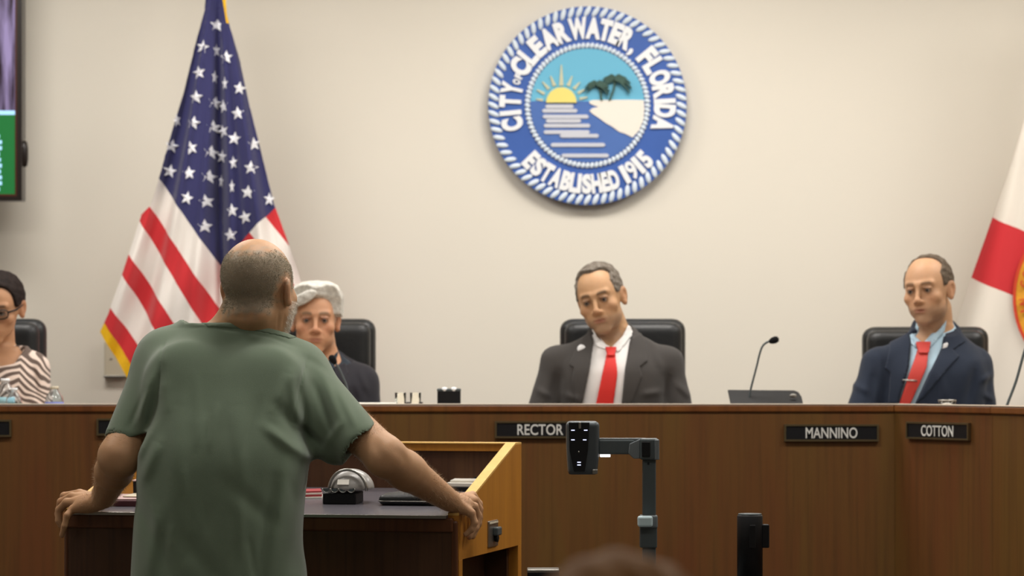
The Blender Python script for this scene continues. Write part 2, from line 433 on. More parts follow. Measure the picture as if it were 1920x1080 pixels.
# ------------------------------------------------------------------ curved council desk
def pt2(px, D): return np.array([(px-960)*D/F, D])
ZT = CZ-(757-HZ)*9.6/F            # top of the front rail
J = [pt2(-700, 9.2), pt2(-260, 9.6), pt2(640, 9.6), pt2(1678, 9.6)]
a58 = math.radians(58); J.append(J[-1]+np.array([math.cos(a58), -math.sin(a58)])*.46); J.append(J[-1]+np.array([math.cos(a58+.25), -math.sin(a58+.25)])*.7); J.append(J[-1]+np.array([math.cos(a58+.4), -math.sin(a58+.4)])*1.3)
desk = thing('council_desk', (0.3, 9.7, 0), 'long walnut-veneered council desk with raised front rail and angled right wing', 'desk')
def offs(pts, d):
    out = []
    for i, p in enumerate(pts):
        n = np.zeros(2)
        for a, b in ((i-1, i), (i, i+1)):
            if a >= 0 and b < len(pts):
                e = pts[b]-pts[a]; e = e/np.linalg.norm(e); n += np.array([-e[1], e[0]])
        n /= np.linalg.norm(n); e = pts[min(i+1, len(pts)-1)]-pts[max(i-1, 0)]
        out.append(p+n*d)
    return out
def strip(name, A, B, z0, z1, m, parent, bev=0):
    bm = bmesh.new(); v = [bm.verts.new((p[0], p[1], z)) for z in (z0, z1) for p in (A[0], A[1], B[1], B[0])]
    for f in ((0, 1, 2, 3), (4, 5, 6, 7), (0, 1, 5, 4), (1, 2, 6, 5), (2, 3, 7, 6), (3, 0, 4, 7)): bm.faces.new([v[i] for i in f])
    bmesh.ops.recalc_face_normals(bm, faces=bm.faces)
    if bev: bevel(bm, bev, 2)
    return link(name, bmm(name, bm), m, parent)
J1 = offs(J, .03); J2 = offs(J, .5); Jf = offs(J, -.008); Jb = offs(J, .042)
for i in range(len(J)-1):
    strip('front_panel', J[i:i+2], J1[i:i+2], 0.0, ZT-.024, M['dais'], desk, .0012)
    strip('rail', Jf[i:i+2], Jb[i:i+2], ZT-.026, ZT-.004, M['dais_edge'], desk, .004)
    strip('rail_cap', Jf[i:i+2], Jb[i:i+2], ZT-.004, ZT, M['dais_top'], desk, .001)
    strip('desktop', J1[i:i+2], J2[i:i+2], 1.155, 1.19, M['dais_top'], desk)
DT = 1.19
# ------------------------------------------------------------------ nameplates
def nameplate(px0, px1, y0, y1, D, text, tw, tc, label, ang=0, base=None, hgt=.053):
    c = P((px0+px1)/2, (y0+y1)/2, D) if base is None else base
    W = (px1-px0)*D/F if base is None else .295
    t = thing('nameplate', c, label, 'nameplate', 'black nameplates on the council desk')
    T = Matrix.Translation(Vector(c)) @ Matrix.Rotation(-ang, 4, 'Z')
    bm = bmesh.new(); h = hgt/2; f = .0055
    for lo, hi in (((-W/2, h-f), (W/2, h)), ((-W/2, -h), (W/2, -h+f)), ((-W/2, -h+f), (-W/2+f, h-f)), ((W/2-f, -h+f), (W/2, h-f))):
        add_box(bm, (lo[0], -.012, lo[1]), (hi[0], 0, hi[1]), T)
    link('frame', bmm('frame', bm), M['brass'], t)
    box('plate', (-W/2+f, -.008, -h+f), (W/2-f, 0, h-f), M['plate_black'], t, T=T)
    if text:
        lettering('lettering', text, tw, .034, T @ Matrix.Translation((tc, -.009, 0)), M['white'], t, .012, .002)
    return t
yf = 9.6-.001
nameplate(928, 1102, 790, 821, yf, 'RECTOR', 86*9.6/F, (1013-1015)*9.6/F, 'black nameplate reading RECTOR on the walnut desk front')
nameplate(1470, 1647, 796, 827, yf, 'MANNINO', 97*9.6/F, 0, 'black nameplate reading MANNINO on the walnut desk front')
nameplate(-150, 22, 787, 819, yf, None, 0, 0, 'blank-looking black nameplate cut off by left edge, below the woman in zebra print')
nameplate(182, 356, 785, 816, yf, None, 0, 0, 'black nameplate half hidden behind left sleeve of the man in green')
dd = np.array([math.cos(a58), -math.sin(a58)])
s_ = .068; cc = J[3]+dd*(s_+.1475); nn_ = np.array([-math.sin(a58), -math.cos(a58)])*.001
nameplate(0, 0, 0, 0, 0, 'COTTON', .152, .0, 'black nameplate reading COTTON on the angled right desk wing', a58,
          np.array([cc[0]+nn_[0], cc[1]+nn_[1], CZ-(808-HZ)*(cc[1])/F]))
# ------------------------------------------------------------------ chairs
def make_chair():
    t = thing('office_chair', (0, 0, PLAT), 'x', 'chair', 'black leather council chairs')
    z = PLAT; W = .205
    def so(name, s, lo, hi, h=.009): A, ax = s.eval(lo, hi, h); return surf(name, A, lo, h, M['leather'], t, it=2)[0]
    s = Sh(); s.box((0, .03, z+.86), (.21, .045, .36), .045, .01)
    s.cut((0, -.03, z+.98), (0, -1, 0), (0, -.05, z+.98), .001)
    s.fold((-.2, -.02, z+1.0), (.2, -.02, z+1.0), .014, -.014); s.fold((-.2, -.02, z+.72), (.2, -.02, z+.72), .014, -.012)
    so('backrest', s, (-.24, -.08, z+.46), (.24, .12, z+1.26))
    s = Sh(); s.box((0, -.035, z+1.105), (.195, .04, .10), .038, .01); so('headrest', s, (-.23, -.1, z+.98), (.23, .04, z+1.24))
    s = Sh(); s.box((0, -.25, z+.47), (.25, .25, .055), .05, .01); s.ell((0, -.3, z+.5), (.2, .16, .035), .03)
    so('seat', s, (-.29, -.54, z+.38), (.29, .04, z+.57), .012)
    for sx in (-1, 1):
        tube('armrest', [(sx*.27, -.02, z+.66), (sx*.275, -.12, z+.68), (sx*.275, -.3, z+.68), (sx*.27, -.36, z+.66), (sx*.26, -.36, z+.5), (sx*.24, -.3, z+.44)],
             [.02, .024, .024, .02, .016, .016], M['black'], t)
    tube('column', [(0, -.22, z+.10), (0, -.22, z+.42)], .028, M['black'], t)
    for k in range(5):
        a = k*2*PI/5+.3; e = (.27*math.cos(a), -.22+.27*math.sin(a), z+.075)
        l = tube('base_arm', [(0, -.22, z+.11), e], [.03, .018], M['black'], t, 8)
        lathe('caster', [(0, -.012), (.03, -.012), (.034, 0), (.03, .012), (0, .012)], (e[0], e[1], z+.034), M['black'], l, 12, Matrix.Rotation(PI/2, 4, 'X'))
    return t
chair0 = make_chair()
CH = [(1168, 10.62, 0, 'black leather chair behind the man in grey suit', 0), (1735, 10.62, -.1, 'black leather chair behind the man in navy suit', -.02),
      (586, 10.62, .0, 'black leather chair behind the white-haired man', .005), (-33, 10.62, .0, 'black leather chair behind the woman in zebra print', .005)]
for i, (px, D, rz, lab, dz) in enumerate(CH):
    c = chair0 if i == 0 else copy_tree(chair0)
    c.location = ((px-960)*D/F, D, PLAT+(CZ-(600-HZ)*D/F-(PLAT+1.22))*0); c.rotation_euler.z = rz; c['label'] = lab
    c.scale = (1.04, 1, ((CZ-((612 if i == 1 else 597)-HZ)*(D)/F)-PLAT)/1.22)
# ------------------------------------------------------------------ wall seal
SD = 11.55; sc = SD/F
SC = P(1101.5, 198, SD); Zs = SC[2]
M['seal_blue'] = mat('seal_blue', '3a5ea8', .45, .4, var=.05, vscale=15)
M['seal_blue2'] = mat('seal_water', '4a6db0', .5, .4, var=.05, vscale=15)
M['seal_sky'] = mat('seal_sky', '68b4d2', .5, .4)
M['seal_white'] = mat('seal_white', 'eceef0', .5, .4)
M['seal_rope'] = mat('seal_rope', 'dbe6f0', .5, .4)
M['seal_sand'] = mat('seal_sand', 'ece5da', .7, .3)
M['seal_sun'] = mat('seal_sun', 'e8da7c', .6, .3)
M['seal_ray'] = mat('seal_ray', 'c9c8a8', .6, .3)
M['seal_palm'] = mat('seal_palm', '3f5a50', .6, .3, var=.2, vscale=40)
M['seal_line'] = mat('seal_line', 'c8cbd4', .5, .3)
seal = thing('wall_seal', SC, 'round blue and white carved city seal mounted on the cream wall', 'seal')
TS = Matrix.Translation(Vector(SC))
def disc(name, r, y0, y1, m, parent, n=96, a0=0, a1=2*PI, c=(0, 0)):
    full = abs(a1-a0-2*PI) < 1e-6
    pts = [(c[0]+r*math.cos(a0+(a1-a0)*k/n), c[1]+r*math.sin(a0+(a1-a0)*k/n)) for k in range(n if full else n+1)]
    return prism(name, pts, m, parent, y0, y1, TS)
disc('backing_disc', 186*sc, 0, .036, M['seal_blue'], seal)
def px2(x, y): return ((x-1101.5)*sc, (198-y)*sc)
def poly(name, pts, m, y0, y1, parent=None): return prism(name, [px2(*p) for p in pts], m, parent or seal, y0, y1, TS)
# rope rings, one lozenge each
def rope(n, R, ln, wd, slant, name, y):
    bm = bmesh.new(); bmesh.ops.create_icosphere(bm, subdivisions=2, radius=1)
    bmesh.ops.transform(bm, matrix=Matrix.Diagonal((wd/2, .008, ln/2, 1)), verts=bm.verts)
    for f in bm.faces: f.smooth = True
    me = bmm(name, bm); me.materials.append(M['seal_rope'])
    for k in range(n):
        a = 2*PI*k/n; o = bpy.data.objects.new(name, me); C.objects.link(o); o.parent = seal
        o.location = (R*math.sin(a), y, R*math.cos(a)); o.rotation_euler = (0, a+slant, 0)
rope(72, 176.5*sc, 24*sc, 10*sc, .5, 'outer_rope_strand', -.002)
rope(84, 112.5*sc, 12*sc, 8.2*sc, .35, 'inner_rope_strand', -.004)
disc('sky_panel', 107*sc, -.004, .0, M['seal_sky'], seal)
# water: the disc below the horizon
hz = (198-190)*sc; r_ = 107*sc; a0 = math.asin(hz/r_)
disc('water_panel', r_, -.007, -.004, M['seal_blue2'], seal, 64, -PI-a0, a0)
poly('sand', [(1105, 190), (1112, 188), (1180, 187.5), (1207, 188), (1208, 205), (1206, 225), (1198, 245), (1186, 258), (1172, 251), (1160, 247), (1148, 238), (1134, 230), (1122, 221), (1110, 213), (1105, 208), (1111, 203), (1122, 201), (1111, 197), (1105, 194)], M['seal_sand'], -.011, -.007)
disc('sun', 28.5*sc, -.016, -.007, M['seal_sun'], seal, 32, 0, PI, px2(1052.5, 193))
for a, r0, r1, wd in ((-82, 35, 48, 5), (-62, 36, 52, 5.5), (-42, 35, 53, 6), (-22, 34, 54, 7), (0, 32, 71, 8), (22, 34, 54, 7), (42, 35, 52, 6), (60, 36, 50, 5.5), (78, 35, 50, 5)):
    a = math.radians(a); d = (math.sin(a), -math.cos(a)); q = (-d[1], d[0]); c = (1052.5, 193)
    poly('sun_ray', [(c[0]+d[0]*r0-q[0]*wd/2, c[1]+d[1]*r0-q[1]*wd/2), (c[0]+d[0]*r0+q[0]*wd/2, c[1]+d[1]*r0+q[1]*wd/2), (c[0]+d[0]*r1+q[0], c[1]+d[1]*r1+q[1]), (c[0]+d[0]*r1-q[0], c[1]+d[1]*r1-q[1])], M['seal_ray'], -.010, -.004)
for x0, x1, y in ((1022, 1076, 200), (1016, 1083, 208), (1017, 1104, 219), (1023, 1090, 227), (1019, 1107, 236), (1019, 1106, 248), (1049, 1123, 255), (1032, 1135, 272), (1052, 1142, 292)):
    poly('water_line', [(x0, y), (x0+3, y-3.5), (x1-3, y-3.5), (x1, y), (x1-3, y+3.5), (x0+3, y+3.5)], M['seal_line'], -.012, -.007)
for cx, cy, tr, R in ((1118, 158, (1128, 189), 24), (1152, 148, (1143, 189), 31)):
    tk = prism('palm_trunk', [px2(cx-1, cy), px2(cx+3, cy), px2((cx+tr[0])/2+5, (cy+tr[1])/2), px2(tr[0]+2, tr[1]), px2(tr[0]-2.5, tr[1]), px2((cx+tr[0])/2+1, (cy+tr[1])/2)], M['seal_palm'], seal, -.016, -.010, TS)
    for k in range(11):
        a = math.radians(-115+23*k); pts1, pts2 = [], []
        for j in range(7):
            t = j/6; x = cx+1+math.sin(a)*R*t; y = cy-math.cos(a)*R*.75*t+R*.55*t*t
            wv = (6.5*(1-t*.75))*(1 if j % 2 else .65); pts1.append(px2(x, y-wv*.5)); pts2.append(px2(x-1, y+wv*.8))
        prism('palm_frond', pts1+pts2[::-1], M['seal_palm'], seal, -.018-.0012*k, -.010, TS)
def seal_letter(ch, ang, r, w_, h_, name='letter', flip=False):
    a = math.radians(ang); x, z = (r*math.sin(a)*sc, r*math.cos(a)*sc) if not flip else (r*math.sin(a)*sc, -r*math.cos(a)*sc)
    T = TS @ Matrix.Translation((x, 0, z)) @ Matrix.Rotation(a if not flip else -a, 4, 'Y')
    return lettering(name, ch, w_*sc, h_*sc, T, M['seal_white'], seal, .03 if ch == '9' else .062, .018)
for ch, a, w_ in [('C', -104, 23), ('I', -95.5, 8), ('T', -87, 21), ('Y', -77.5, 22), ('C', -60, 26), ('L', -50, 20), ('E', -40.5, 21), ('A', -30, 27), ('R', -19.3, 24), ('W', -7, 33),
                  ('A', 4.3, 26), ('T', 13.5, 22), ('E', 22, 20), ('R', 30.3, 23), ('F', 50.5, 20), ('L', 59, 19), ('O', 69, 25), ('R', 79.3, 23), ('I', 86.8, 8), ('D', 94, 23), ('A', 104, 25)]:
    seal_letter(ch, a, 145, w_*1.07, 41)
seal_letter(',', 38.5, 127, 8, 17)
seal_letter('O', -71.5, 140, 10, 15); seal_letter('F', -67, 140, 8, 15)
for ch, a, w_ in [('E', -46, 16), ('S', -38.5, 18), ('T', -31, 17), ('A', -23.5, 19), ('B', -16, 17), ('L', -10, 14), ('I', -6, 7), ('S', -.5, 17), ('H', 6.5, 18), ('E', 13, 15), ('D', 19.5, 18), ('1', 28.5, 9), ('9', 34.5, 16), ('1', 40.5, 9), ('5', 47, 16)]:
    seal_letter(ch, a, 147, w_*1.08, 37, flip=True)
for px, py in ((1101.5, 30), (980, 300), (1222, 300)):   # stand-off mounts behind the disc
    q = px2(px, py+20 if py < 100 else py-8); tube('mount', [(SC[0]+q[0], SD+.03, SC[2]+q[1]), (SC[0]+q[0], YB, SC[2]+q[1])], .012, M['dark_metal'], seal, 8)
# ------------------------------------------------------------------ television on the left
tvD = 11.32
def tvx(px, py): return P(px, py, tvD)
lo = tvx(-860, 376); hi = tvx(41, -190)
tv = thing('television', (lo[0]/2+hi[0]/2, tvD+.1, lo[2]), 'wall-mounted television cut off by the left edge, showing a green caption bar', 'television')
M['tv_case'] = mat('tv_case', '1d1512', .3, .5); M['tv_inner'] = mat('tv_inner_bezel', '4a2418', .3, .5)
box('housing', (lo[0], tvD+.012, lo[2]), (hi[0], tvD+.09, hi[2]), M['tv_case'], tv, .004)
def bez(name, o, i, y0, y1, m):
    bm = bmesh.new(); (a, b), (c, d) = o; (e, f), (g, h) = i
    for lo_, hi_ in (((a, b), (c, f)), ((a, h), (c, d)), ((a, f), (e, h)), ((g, f), (c, h))): add_box(bm, (lo_[0], y0, lo_[1]), (hi_[0], y1, hi_[1]))
    return link(name, bmm(name, bm), m, tv)
i0, i1 = tvx(-850, 368), tvx(32, -182); j0, j1 = tvx(-846, 364), tvx(28, -178)
bez('bezel', ((lo[0], lo[2]), (hi[0], hi[2])), ((i0[0], i0[2]), (i1[0], i1[2])), tvD, tvD+.02, M['tv_case'])
bez('inner_bezel', ((i0[0], i0[2]), (i1[0], i1[2])), ((j0[0], j0[2]), (j1[0], j1[2])), tvD+.003, tvD+.02, M['tv_inner'])
M['tv_green'] = mat('screen_green', '1f6a35', .5, .2, emit=.3); M['tv_cyan'] = mat('screen_cyan', '93bfe0', .5, .2, emit=.8)
mp = mat('screen_picture', '22141f', .3, .3, vscale=9, stretch=(4.5, 1, .5), col2='8478a0', emit=.45); M['tv_pic'] = mp
s0, s1 = tvx(-846, 207), tvx(28, -178)
box('screen_picture', (s0[0], tvD+.006, s0[2]), (s1[0], tvD+.012, s1[2]), M['tv_pic'], tv)
s0, s1 = tvx(-846, 215), tvx(28, 207); box('caption_border', (s0[0], tvD+.0055, s0[2]), (s1[0], tvD+.012, s1[2]), M['tv_cyan'], tv)
s0, s1 = tvx(-846, 364), tvx(28, 215); box('caption_bar', (s0[0], tvD+.006, s0[2]), (s1[0], tvD+.012, s1[2]), M['tv_green'], tv)
random.seed(3)
bm = bmesh.new()
for y in range(252, 360, 11):
    q0, q1 = tvx(-14, y+7), tvx(random.choice((-1, 1, 3)), y); add_box(bm, (q0[0], tvD+.004, q0[2]), (q1[0], tvD+.006, q1[2]))
link('caption_text', bmm('caption_text', bm), M['tv_cyan'], tv)
q = tvx(44, 287); lathe('side_knob', [(0, -.05), (.012, -.045), (.016, -.02), (.016, .02), (.012, .045), (0, .05)], (q[0]-.006, tvD+.05, q[2]), M['tv_case'], tv, 12)
box('wall_bracket', (lo[0]+.4, tvD+.09, .3+lo[2]), (lo[0]+1.2, YB, .8+lo[2]), M['dark_metal'], tv, .004)
# wall plate
q0, q1 = P(197, 706, YB-.01), P(238, 640, YB-.01)
wp = thing('wall_box', ((q0[0]+q1[0])/2, YB, q0[2]), 'small beige wall box on the cream wall behind the flag hem', 'wall box')
box('cover', (q0[0], YB-.03, q0[2]), (q1[0], YB, q1[2]), M['beige'], wp, .004)
box('lip', (q0[0]-.002, YB-.034, q0[2]-.003), (q1[0]+.002, YB, q0[2]+.004), M['steel'], wp, .001)
for sx in (.3, .7): tube('screw', [(q0[0]+(q1[0]-q0[0])*sx, YB-.032, (q0[2]+q1[2])/2), (q0[0]+(q1[0]-q0[0])*sx, YB-.03, (q0[2]+q1[2])/2)], .004, M['steel'], wp, 8)
# ------------------------------------------------------------------ flags
def cloth(name, base_poly, lines, classify, depth, mats, parent, D, step=5.0):
    """a hanging cloth in one piece cut exactly along its colour seams; classify(x, y) names the panel"""
    xs = [p[0] for p in base_poly]; ys = [p[1] for p in base_poly]
    x0, x1, y0, y1 = min(xs), max(xs), min(ys), max(ys)
    nx, ny = int((x1-x0)/step)+1, int((y1-y0)/(step*1.6))+1
    bm = bmesh.new(); g = [[bm.verts.new((x0+(x1-x0)*i/nx, 0, y0+(y1-y0)*j/ny)) for i in range(nx+1)] for j in range(ny+1)]
    for j in range(ny):
        for i in range(nx): bm.faces.new((g[j][i], g[j][i+1], g[j+1][i+1], g[j+1][i]))
    def cutl(a, b):
        a = Vector((a[0], 0, a[1])); b = Vector((b[0], 0, b[1])); e = b-a
        bmesh.ops.bisect_plane(bm, geom=bm.verts[:]+bm.edges[:]+bm.faces[:], plane_co=a, plane_no=Vector((-e.z, 0, e.x)), dist=1e-5)
    n = len(base_poly)
    for a, b in lines: cutl(a, b)
    for i in range(n): cutl(base_poly[i], base_poly[(i+1) % n])
    bmesh.ops.dissolve_degenerate(bm, dist=.5, edges=bm.edges[:])
    P_ = np.array(base_poly, float)
    def inside(x, y):
        s = False
        for i in range(n):
            a, b = P_[i], P_[(i+1) % n]
            if (a[1] > y) != (b[1] > y) and x < (b[0]-a[0])*(y-a[1])/(b[1]-a[1])+a[0]: s = not s
        return s
    groups = {}
    for f in bm.faces:
        c = f.calc_center_median()
        if not inside(c.x, c.z): continue
        groups.setdefault(classify(c.x, c.z), []).append(f)
    out = {}
    for key, fs in groups.items():
        if key is None: continue
        vm = {}; V = []; Fs = []
        for f in fs:
            ids = []
            for v in f.verts:
                if v not in vm: vm[v] = len(V); dy = depth(v.co.x, v.co.z); V.append(tuple(P(v.co.x, v.co.z, D)+np.array([0, dy, 0])))
                ids.append(vm[v])
            Fs.append(ids)
        me = bpy.data.meshes.new(key[0]); me.from_pydata(V, [], Fs)
        for p in me.polygons: p.use_smooth = True
        o = link(key[0], me, M[key[1]], parent)
        md = o.modifiers.new('thickness', 'SOLIDIFY'); md.thickness = .0015; md.offset = 0; md.use_rim = False
        out[key] = o
    bm.free(); return out
M['navy'] = mat('flag_navy', '34345f', .75, .2, bump=.15, bscale=900, sheen=.2)
M['flag_red'] = mat('flag_red', 'c43035', .75, .2, bump=.15, bscale=900, sheen=.2)
M['flag_white'] = mat('flag_white', 'e6dfd8', .8, .2, bump=.15, bscale=900, sheen=.1)
M['star'] = mat('star_white', 'ececf0', .7, .3)
FD = 11.15
us = thing('national_flag', (P(408, 900, FD)[0], FD, PLAT), 'stars and stripes flag draped from a floor pole behind the man in green', 'flag', 'flags on floor poles')
outl = [(393, -70), (418, -70), (426, 30), (448, 110), (465, 190), (490, 290), (512, 380), (540, 456), (566, 535), (600, 690), (590, 800), (430, 850), (320, 800),
        (238, 712), (188, 622), (203, 590), (228, 520), (265, 402), (283, 385), (298, 335), (320, 255), (345, 170), (367, 80), (383, 20)]
Ld = [((298, 335), (410, 497)), ((281, 388), (403, 570)), ((267, 424), (370, 594)), ((245, 482), (325, 603)), ((231, 518), (290, 616)), ((211, 582), (263, 656)), ((200, 612), (250, 695))]
Rd = [((512, 380), (405, 500))]
Rs = [((500, 410), (537, 455)), ((470, 438), (507, 482)), ((448, 459), (490, 505)), ((430, 478), (465, 518))]
def side(a, b, x, y): return (b[0]-a[0])*(y-a[1])-(b[1]-a[1])*(x-a[0])
def us_class(x, y):
    if x > 408 and y < 45 and side((406, -70), (426, 50), x, y) < 0: return ('top_fringe', 'gold')
    bl = side(*Ld[0], x, y) < 0; br = side((410, 497), (512, 392), x, y) < 0
    if bl and br: return ('canton', 'navy')
    right = (x > 410+(y-497)*.12) if y > 400 else x > 420
    if right:
        k = sum(side(a, b, x, y) > 0 for a, b in Rs)
        return ('stripe_right_%d' % k, ['flag_red', 'flag_white', 'flag_red', 'flag_white', 'flag_red'][k])
    k = sum(side(a, b, x, y) > 0 for a, b in Ld)
    if k >= 7: return ('fringe', 'gold')
    return ('stripe_left_%d' % k, ['flag_white', 'flag_white', 'flag_red', 'flag_white', 'flag_red', 'flag_white', 'flag_red'][k])
def us_depth(x, y):
    r = max(y+90, 20); th = (x-406)/r
    a = min(1, r/420)
    d = .040*math.sin(th*26+1.1)+.020*math.sin(th*61+y*.004)+.009*math.sin(th*118+1+y*.008)
    d += .05*math.exp(-((x-409-(y-300)*.012)/7)**2)      # deep centre pleat
    d += .012*math.sin(x*.05+y*.035)*min(1, max(0, (y-330)/200))
    return d*a*.8
lines = Ld+[((410, 497), (512, 392))]+Rs+[((410, 400), (463, 900)), ((406, -70), (426, 50))]
pieces = cloth('flag', outl, lines, us_class, us_depth, None, us, FD, 4.2)
canton = None
for key, o in pieces.items():
    o.name = 'stripe' if 'stripe' in key[0] else key[0]
    if key[0] == 'canton': canton = o
st = [(340, 70, 1), (300, 133, 1), (338, 140, .45), (367, 162, 1), (290, 205, 1), (405, 250, .9), (362, 235, .5), (283, 275, 1), (400, 320, 1), (333, 288, .85), (357, 298, .8), (227, 338, .5),
      (276, 347, 1), (330, 357, .95), (355, 368, .95), (390, 390, 1), (445, 405, .8), (212, 410, .95), (270, 418, .95), (323, 428, 1), (350, 438, .85), (387, 458, .6), (438, 474, 1.05), (205, 480, 1),
      (264, 488, .9), (318, 497, 1.05), (383, 525, .4), (429, 542, 1.05), (486, 560, .8), (258, 558, .9), (311, 567, 1.05), (383, 592, .9), (420, 612, 1), (307, 637, 1), (378, 660, 1), (333, 216, .35), (347, 507, .4)]
for sx_, sy_, w_ in st:
    x, y = 180+sx_*.6667, sy_*.6667; bm = bmesh.new(); ctr = bm.verts.new(tuple(P(x, y, FD)+np.array([0, us_depth(x, y)-.006, 0]))); ring = []
    rot = random.uniform(-.25, .25)
    for k in range(10):
        r = 13.4 if k % 2 == 0 else 5.8; a = rot+k*PI/5; xx, yy = x+math.sin(a)*r*w_, y-math.cos(a)*r
        ring.append(bm.verts.new(tuple(P(xx, yy, FD)+np.array([0, us_depth(xx, yy)-.004, 0]))))
    for k in range(10): bm.faces.new((ctr, ring[k], ring[(k+1) % 10]))
    r2 = bmesh.ops.extrude_face_region(bm, geom=bm.faces[:]); bmesh.ops.translate(bm, vec=(0, .0035, 0), verts=[v for v in r2['geom'] if isinstance(v, bmesh.types.BMVert)])
    link('star', bmm('star', bm), M['star'], canton)
tube('pole', [P(407, 1000, FD+.12)*np.array([1, 1, 0])+np.array([0, 0, PLAT]), (P(407, -140, FD+.12))], .013, M['oak'], us)
pb = P(407, 0, FD+.12); lathe('pole_base', [(0, 0), (.16, 0), (.16, .012), (.13, .03), (.03, .045), (.025, .1), (0, .1)], (pb[0], pb[1], PLAT), M['brass'], us)
q = P(407, -140, FD+.12); lathe('finial', [(0, 0), (.02, .01), (.012, .03), (.035, .06), (.012, .12), (0, .15)], q, M['gold'], us)
# state flag on the right
FD2 = 11.1
fl = thing('state_flag', (P(2040, 900, FD2)[0], FD2, PLAT), 'white flag with red diagonal bars and gold seal, cut off by the right edge', 'flag', 'flags on floor poles')
out2 = [(1978, -70), (2010, -70), (2060, 150), (2150, 420), (2200, 640), (2160, 800), (2000, 860), (1850, 840), (1755, 770), (1770, 690), (1795, 600), (1822, 520), (1862, 408), (1903, 290), (1935, 180), (1965, 20)]
A_, B_ = ((1864, 408), (2020, 480)), ((1822, 521), (2000, 598))
def fl_class(x, y): return ('red_bar', 'flag_red') if side(*A_, x, y) > 0 and side(*B_, x, y) < 0 else (('field', 'state_white'))
M['state_white'] = mat('state_flag_white', 'ded6ca', .8, .2, bump=.15, bscale=900)
def fl_depth(x, y):
    r = max(y+90, 20); th = (x-1995)/r; a = min(1, r/420)
    return (.035*math.sin(th*22+.4)+.012*math.sin(th*55+y*.004))*a*.7
cloth('flag', out2, [A_, B_], fl_class, fl_depth, None, fl, FD2, 6)
def ring_mesh(name, r0, r1, c, m, dz, parent):
    bm = bmesh.new(); n = 72; R = []
    for k in range(n):
        a = 2*PI*k/n; R.append([bm.verts.new(tuple(P(c[0]+r*math.cos(a)*.78, c[1]+r*math.sin(a), FD2)+np.array([0, fl_depth(c[0]+r*math.cos(a)*.78, c[1]+r*math.sin(a))+dz, 0]))) for r in (r0, (r0+r1)/2, r1)])
    for k in range(n):
        for j in (0, 1): bm.faces.new((R[k][j], R[(k+1) % n][j], R[(k+1) % n][j+1], R[k][j+1]))
    r2 = bmesh.ops.extrude_face_region(bm, geom=bm.faces[:]); bmesh.ops.translate(bm, vec=(0, .004, 0), verts=[v for v in r2['geom'] if isinstance(v, bmesh.types.BMVert)])
    return link(name, bmm(name, bm), m, parent)
M['seal_gold'] = mat('flag_seal_gold', 'd99a2e', .7, .3, var=.12, vscale=60); M['seal_rim'] = mat('flag_seal_rim', 'c9452a', .7, .3)
M['seal_mid'] = mat('flag_seal_picture', '9cb0a4', .7, .3, var=.3, vscale=20, col2='c9b071')
sl = ring_mesh('seal', 96, 140, (2010, 558), M['seal_gold'], -.012, fl)
ring_mesh('seal_rim', 137, 144, (2010, 558), M['seal_rim'], -.015, sl); ring_mesh('seal_rim', 98, 101, (2010, 558), M['seal_rim'], -.015, sl)
ring_mesh('seal_picture', 2, 96, (2010, 558), M['seal_mid'], -.013, sl)
for ch, a in (('I', 192), ('N', 184), ('G', 168), ('O', 159), ('D', 150)):
    aa = math.radians(a); x, y = 0, 0
    x, y = 2010+121*.78*math.cos(aa), 558+121*math.sin(-aa)
    q = P(x, y, FD2)+np.array([0, fl_depth(x, y)-.022, 0])
    T = Matrix.Translation(Vector(q)) @ Matrix.Rotation(-PI/2-(PI-aa)*-1-.0, 4, 'Y')
    lettering('seal_letter', ch, (.008 if ch == 'I' else .022), .03, T, M['seal_rim'], sl, .02, .004)
tube('pole', [P(1994, 1000, FD2+.12)*np.array([1, 1, 0])+np.array([0, 0, PLAT]), (P(1994, -140, FD2+.12))], .013, M['oak'], fl)
pb = P(1994, 0, FD2+.12); lathe('pole_base', [(0, 0), (.16, 0), (.16, .012), (.13, .03), (.03, .045), (.025, .1), (0, .1)], (pb[0], pb[1], PLAT), M['brass'], fl)
# ------------------------------------------------------------------ things on the council desk
def gooseneck(name, pts, D, lab, r=.0035, head=True, base=None):
    Q = [P(x, y, D) for x, y in pts]; b = Q[0].copy(); b[2] = DT
    t = thing(name, b, lab, 'microphone', 'gooseneck microphones on the desk')
    Q = [b]+Q
    tube('gooseneck', spline(Q, 6), r, M['dark_metal'], t, 8)
    box('base', (b[0]-.035, b[1]-.05, DT), (b[0]+.035, b[1]+.05, DT+.022), M['black'], t, .006)
    e = Vector(Q[-1]); d = (e-Vector(Q[-2])).normalized()
    if head:
        R = Vector((0, 0, 1)).rotation_difference(d).to_matrix().to_4x4()
        lathe('windscreen', [(0, -.012), (.006, -.010), (.0105, 0), (.0115, .010), (.009, .019), (0, .023)], e, M['black_soft'], t, 16, R)
    return t
gooseneck('desk_microphone', [(1405, 745), (1418, 690), (1427, 655), (1436, 643), (1448, 639)], 9.86, 'thin gooseneck microphone beside the black laptop, clear against the wall')
gooseneck('desk_microphone', [(652, 735), (642, 705), (634, 688), (626, 677)], 9.86, 'gooseneck microphone in front of the white-haired man')
gooseneck('desk_microphone', [(1886, 768), (1905, 715), (1924, 650), (1945, 610), (1962, 600)], 9.55, 'leaning gooseneck microphone stem at right edge beside the man in navy', .0045)
